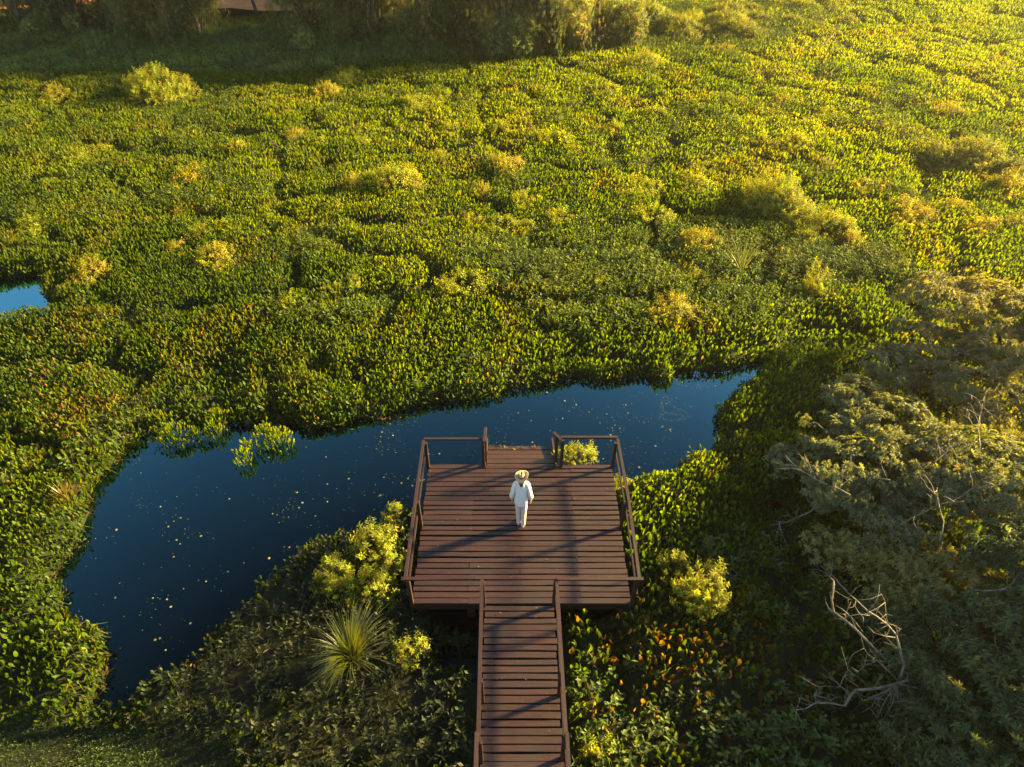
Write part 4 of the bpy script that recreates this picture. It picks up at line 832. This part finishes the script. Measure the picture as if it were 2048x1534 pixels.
for a in [(-150, 62, 0, 1.0, 1.2, 'vine-draped tree beyond the left end of the thicket', 1.5), (20, 70, 1, .9, 2.0, 'brownish vine-draped tree at the far left corner of the thicket', 1.5),
          (130, 66, 2, .62, .3, 'low draped tree right of the pale fallen log', 1.5), (235, 72, 0, .85, 3.3, 'draped tree left of the one with gold-lit top', 1.5), (345, 82, 3, .95, 4.1, 'draped tree with gold-lit top above the first green mound', 1.0),
          (392, 84, 2, .62, 5.0, 'draped mound just left of the red dirt gap', .8), (606, 86, 2, .7, .9, 'low draped mound just right of the leaning grey pole', 1.0), (690, 86, 1, .85, 2.7, 'draped tree with tan dry vines right of the pole', 1.2),
          (745, 86, 0, .95, 3.9, 'draped tree with orange dead vines hanging near the top middle', 1.2), (835, 90, 3, .9, 1.1, 'dark draped tree left of the grey-twigged one', 1.2), (925, 92, 2, .9, 4.7, 'grey-twigged draped tree in the middle of the thicket', 1.2),
          (1010, 100, 1, .85, 5.6, 'dense dark draped tree two from the open end', 1.2), (1095, 104, 0, .92, .1, 'brown draped tree with long curtains near the open end', 1.4), (1175, 98, 3, .95, 2.2, 'brown curtained tree right at the lit open end of the thicket', 1.4),
          (1250, 62, 2, .6, 1.7, 'smaller green draped tree behind the open end', 1.2)]:
    vine_tree(*a)
for i, px in enumerate((-120, 60, 200, 310, 700, 790, 880, 1000, 1120, 1210)):
    vine_tree(px, 20, i % 4, 1.0 + .1 * (i % 3), i * 1.3, 'tall tree of the thicket\'s second row, seen only between the front trees', 3.5)
# far bank: dirt road, fallen log, poles
nbk = NB(); X = np.linspace(-33, -6, 28); V = []
for x_ in X: V += [(x_, 45.5 + .3 * math.sin(x_) + random.uniform(-.25, .25), .84 + .02 * math.sin(x_ * 3)), (x_, 48.6 + .25 * math.sin(x_ * .7), .90)]
nbk.add(V, {4: [[2 * i, 2 * i + 2, 2 * i + 3, 2 * i + 1] for i in range(27)]}, np.ones((56, 3))); tag(link('dirt_road', nbk.mesh('dirt_road'), M['dirt']), kind='structure')
def pole(px, py, h_, lean, label):
    c = P(px, py, .3); nbk = NB(); tube(nbk, [(0, 0, -.3), (lean * .5, 0, h_ * .5), (lean, 0, h_)], [.10, .09, .08], 8); o = link('wooden_pole', nbk.mesh('wooden_pole', True), M['deadwood']); o.location = c; tag(o, label, 'pole')
pole(520, 40, 5.5, -.9, 'leaning grey pole standing beside the red dirt gap'); pole(140, 34, 4.5, -.3, 'thin grey pole right of the fallen log at top left')
nbk = NB(); tube(nbk, [P(40, 2, 1.6), P(75, 8, 1.4), P(104, 12, 1.2)], [.16, .14, .12], 8, (1, 1, 1), .1); tag(link('fallen_log', nbk.mesh('fallen_log', True), M['deadwood']), 'pale fallen log at the top left corner of the thicket', 'log')

# ------------------------------------------------------------------ the person, walking away
def person():
    z0 = DZ; org = Vector((.172, 8.06, z0))
    J = {'pelvis': (0, 0, .95), 'waist': (0, .0, 1.08), 'chest': (0, -.01, 1.25), 'neckb': (0, -.01, 1.42), 'neck': (0, .0, 1.48), 'head': (0, .02, 1.56), 'crown': (0, .02, 1.63),
         'shL': (-.15, -.01, 1.38), 'elL': (-.215, -.03, 1.12), 'wrL': (-.235, .02, .90), 'shR': (.15, -.01, 1.38), 'elR': (.22, -.03, 1.12), 'wrR': (.245, .01, .89),
         'hipL': (-.085, 0, .90), 'knL': (-.075, .05, .50), 'anL': (-.06, .05, .09), 'toL': (-.065, .20, .03), 'hipR': (.085, 0, .90), 'knR': (.075, .06, .50), 'anR': (.06, -.03, .10), 'toR': (.02, .11, .03)}
    Rd = {'pelvis': (.14, .10), 'waist': (.12, .09), 'chest': (.14, .10), 'neckb': (.07, .06), 'neck': (.048, .048), 'head': (.078, .092), 'crown': (.066, .075), 'shL': .052, 'elL': .038, 'wrL': .026, 'shR': .052, 'elR': .038, 'wrR': .026,
          'hipL': .088, 'knL': .055, 'anL': .036, 'toL': .024, 'hipR': .088, 'knR': .055, 'anR': .036, 'toR': .024}
    E = [('pelvis', 'waist'), ('waist', 'chest'), ('chest', 'neckb'), ('neckb', 'neck'), ('neck', 'head'), ('head', 'crown'), ('chest', 'shL'), ('shL', 'elL'), ('elL', 'wrL'), ('chest', 'shR'), ('shR', 'elR'), ('elR', 'wrR'),
         ('pelvis', 'hipL'), ('hipL', 'knL'), ('knL', 'anL'), ('anL', 'toL'), ('pelvis', 'hipR'), ('hipR', 'knR'), ('knR', 'anR'), ('anR', 'toR')]
    for s, W_ in (('L', 'wrL'), ('R', 'wrR')):
        sg = -1 if s == 'L' else 1; wx, wy, wz = J[W_]; J['pm' + s] = (wx + sg * .006, wy + .01, wz - .06); Rd['pm' + s] = (.018, .032); E.append((W_, 'pm' + s))
        for f, (dy, l) in enumerate(((.030, .070), (.012, .080), (-.006, .074), (-.022, .058))):
            a, b, c = f'{s}f{f}a', f'{s}f{f}b', f'{s}f{f}c'
            J[a] = (wx + sg * .008, wy + .01 + dy, wz - .085); J[b] = (wx + sg * .004, wy + .014 + dy * 1.1, wz - .085 - l * .55); J[c] = (wx - sg * .010, wy + .018 + dy, wz - .085 - l)
            Rd[a] = .0095; Rd[b] = .0088; Rd[c] = .0075; E += [('pm' + s, a), (a, b), (b, c)]
        a, b = s + 't1', s + 't2'; J[a] = (wx - sg * .004, wy + .045, wz - .055); J[b] = (wx - sg * .012, wy + .060, wz - .088); Rd[a] = .0105; Rd[b] = .0085; E += [('pm' + s, a), (a, b)]
    names = list(J); me = bpy.data.meshes.new('person'); me.from_pydata([J[n] for n in names], [(names.index(a), names.index(b)) for a, b in E], [])
    body = bpy.data.objects.new('person', me); C.objects.link(body); body.location = org
    md = body.modifiers.new('skin', 'SKIN'); md.use_smooth_shade = True
    for i, n in enumerate(names):
        r_ = Rd[n]; me.skin_vertices[0].data[i].radius = r_ if isinstance(r_, tuple) else (r_, r_)
    me.skin_vertices[0].data[0].use_root = True
    body.modifiers.new('sub', 'SUBSURF').levels = 2; body.modifiers['sub'].render_levels = 2; me.materials.append(M['skin'])
    # face (turned away from the camera)
    def ring_loft(nb, rings, k=28, fold=0.0, seed=0, close=(False, False)):
        V = []
        for (cx, cy_, cz, rx_, ry_, *tl) in rings:
            for j in range(k):
                a = 2 * math.pi * j / k; f_ = 1 + fold * (math.sin(a * 5 + seed + cz * 3) * .5 + math.sin(a * 9 + seed * 2 - cz * 4) * .5)
                V.append((cx + rx_ * f_ * math.cos(a), cy_ + ry_ * f_ * math.sin(a), cz + (tl[0] * math.sin(a * 3 + seed) if tl else 0)))
        n = len(rings); F4 = [[i * k + j, i * k + (j + 1) % k, (i + 1) * k + (j + 1) % k, (i + 1) * k + j] for i in range(n - 1) for j in range(k)]; T3 = []
        if close[0]: V.append(rings[0][:3]); T3 += [[len(V) - 1, (j + 1) % k, j] for j in range(k)]
        if close[1]: V.append(rings[-1][:3]); T3 += [[len(V) - 1, (n - 1) * k + j, (n - 1) * k + (j + 1) % k] for j in range(k)]
        nb.add(V, {4: F4, 3: T3}, np.ones((len(V), 3)))
    def pt(name, nb, m, sm=True):
        o = link(name, nb.mesh(name, sm), M[m], body)
        return o
    b = NB(); ring_loft(b, [(0, .1, 1.535, .010, .012), (0, .118, 1.515, .013, .016), (0, .108, 1.50, .006, .006)], 8, close=(True, True)); pt('nose', b, 'skin')
    for s in (-1, 1):
        b = NB(); ring_loft(b, [(s * .03, .104, 1.545, .004, .003), (s * .03, .108, 1.55, .011, .006), (s * .03, .104, 1.555, .004, .003)], 8, close=(True, True)); pt('eye', b, 'black')
        b = NB(); ring_loft(b, [(s * .079, .01, 1.50, .004, .006), (s * .088, .008, 1.53, .009, .020), (s * .082, .01, 1.565, .004, .010)], 8, close=(True, True)); pt('ear', b, 'skin')
    b = NB(); ring_loft(b, [(0, .099, 1.478, .010, .004), (0, .103, 1.483, .022, .007), (0, .099, 1.49, .010, .004)], 8, close=(True, True)); pt('mouth', b, 'hair')
    # hair, gathered low under the brim
    b = NB(); ring_loft(b, [(0, -.11, 1.385, .030, .014), (.005, -.085, 1.43, .055, .032), (0, -.07, 1.48, .078, .055), (0, -.01, 1.54, .092, .092), (0, .0, 1.60, .090, .095), (0, .005, 1.66, .05, .06)], 20, .03, 1, (True, True)); pt('hair', b, 'hair')
    # loose blouse, wide neck, deep drape and uneven hem
    b = NB(); ring_loft(b, [(0, .0, .80, .168, .150, .020), (0, 0, .86, .175, .155, .008), (0, 0, 1.0, .172, .145), (0, -.005, 1.14, .168, .135), (0, -.005, 1.26, .168, .125), (0, -.005, 1.34, .168, .115), (0, -.005, 1.41, .150, .095), (.004, -.008, 1.445, .105, .075), (.006, -.01, 1.46, .080, .060)], 48, .085, 3); pt('blouse', b, 'cloth')
    for s in (-1, 1):
        b = NB(); sx, ex, wx = s * .12, s * .215, s * .245
        ring_loft(b, [(s * .235 , .012, .93, .040, .046, .006), (s * .243, .008, .955, .058, .064, .006), (s * .236, -.01, 1.02, .060, .066), (s * .215, -.025, 1.12, .060, .070), (s * .190, -.02, 1.24, .062, .075), (s * .160, -.01, 1.35, .062, .078), (s * .115, -.005, 1.43, .045, .06)], 20, .07, 5 + s); pt('sleeve', b, 'cloth')
    # straight loose trousers
    b = NB(); ring_loft(b, [(-.060, .045, .075, .058, .062, .004), (-.062, .048, .20, .062, .066), (-.070, .045, .42, .068, .074), (-.075, .03, .62, .080, .090), (-.078, .01, .80, .090, .112), (-.06, 0, .93, .10, .12)], 22, .035, 1)
    ring_loft(b, [(.062, -.02, .085, .060, .064, .004), (.064, .0, .20, .064, .068), (.070, .03, .42, .070, .076), (.075, .03, .62, .082, .092), (.078, .01, .80, .090, .112), (.06, 0, .93, .10, .12)], 22, .035, 2)
    ring_loft(b, [(0, 0, .74, .10, .09), (0, 0, .80, .150, .122), (0, 0, .90, .158, .130), (0, 0, 1.05, .135, .11)], 28, .01, 2, (True, False)); pt('trousers', b, 'trouser')
    # slip-on shoes: the left flat, the right with its heel raised
    for (hx, hy_, hz, tx, ty) in ((-.062, .005, .0, -.07, .235), (.066, -.085, .03, .01, .15)):
        b = NB(); A = Vector((hx, hy_, hz)); T_ = Vector((tx, ty, 0)); d = T_ - A; k = 9; rings = []
        q = d.to_track_quat('Y', 'Z'); V = []; m_ = 12
        for i in range(k):
            u = i / (k - 1); w_ = .041 * (math.sin(math.pi * min(.98, .12 + u * .86)) ** .55) * (.86 + .22 * u); hh = .050 - .022 * u
            for j in range(m_):
                a = 2 * math.pi * j / m_; V.append(tuple(A + d * u + q @ Vector((w_ * math.cos(a), 0, 0)) + Vector((0, 0, hh * (.5 + .5 * math.sin(a)) + .004))))
        V.append(tuple(A + Vector((0, -.012, .022)))); V.append(tuple(T_ + Vector((0, .01, .015))))
        F4 = [[i * m_ + j, (i + 1) * m_ + j, (i + 1) * m_ + (j + 1) % m_, i * m_ + (j + 1) % m_] for i in range(k - 1) for j in range(m_)]
        T3 = [[len(V) - 2, j, (j + 1) % m_] for j in range(m_)] + [[len(V) - 1, (k - 1) * m_ + (j + 1) % m_, (k - 1) * m_ + j] for j in range(m_)]
        b.add(V, {4: F4, 3: T3}, np.ones((len(V), 3))); pt('shoe', b, 'shoe')
    # wide-brimmed straw hat, tipped back
    hat = NB(); V = []; k = 40; prof = [(.196, -.006), (.198, .0), (.188, .006), (.135, .004), (.100, .006), (.092, .012), (.090, .05), (.084, .085), (.070, .105), (.045, .108), (.02, .100), (.0, .098)]
    for (rr, z) in prof:
        for j in range(k):
            a = 2 * math.pi * j / k; lift = (.030 * abs(math.cos(a)) ** 2.2 + (.030 if math.cos(a) > 0 else .0) * abs(math.cos(a)) ** 2 - .010 * abs(math.sin(a)) - .012) * max(0, (rr - .095) / .085)
            pinch = -.016 * math.exp(-((math.cos(a) * rr) / .02) ** 2) * (1 if z > .09 else 0); V.append((rr * math.cos(a) * (.93 if z > .01 else 1), rr * math.sin(a) * (1.05 if z > .01 else 1), z + lift + pinch))
    hat.add(V, {4: [[i * k + j, i * k + (j + 1) % k, (i + 1) * k + (j + 1) % k, (i + 1) * k + j] for i in range(len(prof) - 1) for j in range(k)]}, np.ones((len(V), 3)))
    ho = pt('hat', hat, 'straw_hat'); ho.location = (0, .0, 1.60); ho.rotation_euler = (R(9), R(-5), 0); ho.scale = (.86, .86, .95)
    bd = NB(); ring_loft(bd, [(0, 0, .008, .0895, .1005), (0, 0, .034, .0885, .0985), ], k); bo = link('hat_band', bd.mesh('hat_band', True), M['black'], ho)
    body.scale = (.74, .80, .905); body.rotation_euler = (R(-1.5), 0, R(-3))
    return tag(body, 'person in a straw hat, white blouse and pale trousers walking away across the deck', 'person')
person()
# ------------------------------------------------------------------ evening air
m, n, N, L = mat('evening_air'); v = N.new('ShaderNodeVolumePrincipled'); v.inputs['Color'].default_value = (1, .93, .8, 1); v.inputs['Density'].default_value = .0008; v.inputs['Anisotropy'].default_value = .84
o = N.new('ShaderNodeOutputMaterial'); L.new(v.outputs[0], o.inputs['Volume'])
nb = NB(); box(nb, (0, 420, 8), 840, 980, 26, (1, 1, 1)); hz = link('haze', nb.mesh('haze'), m); tag(hz, kind='stuff')
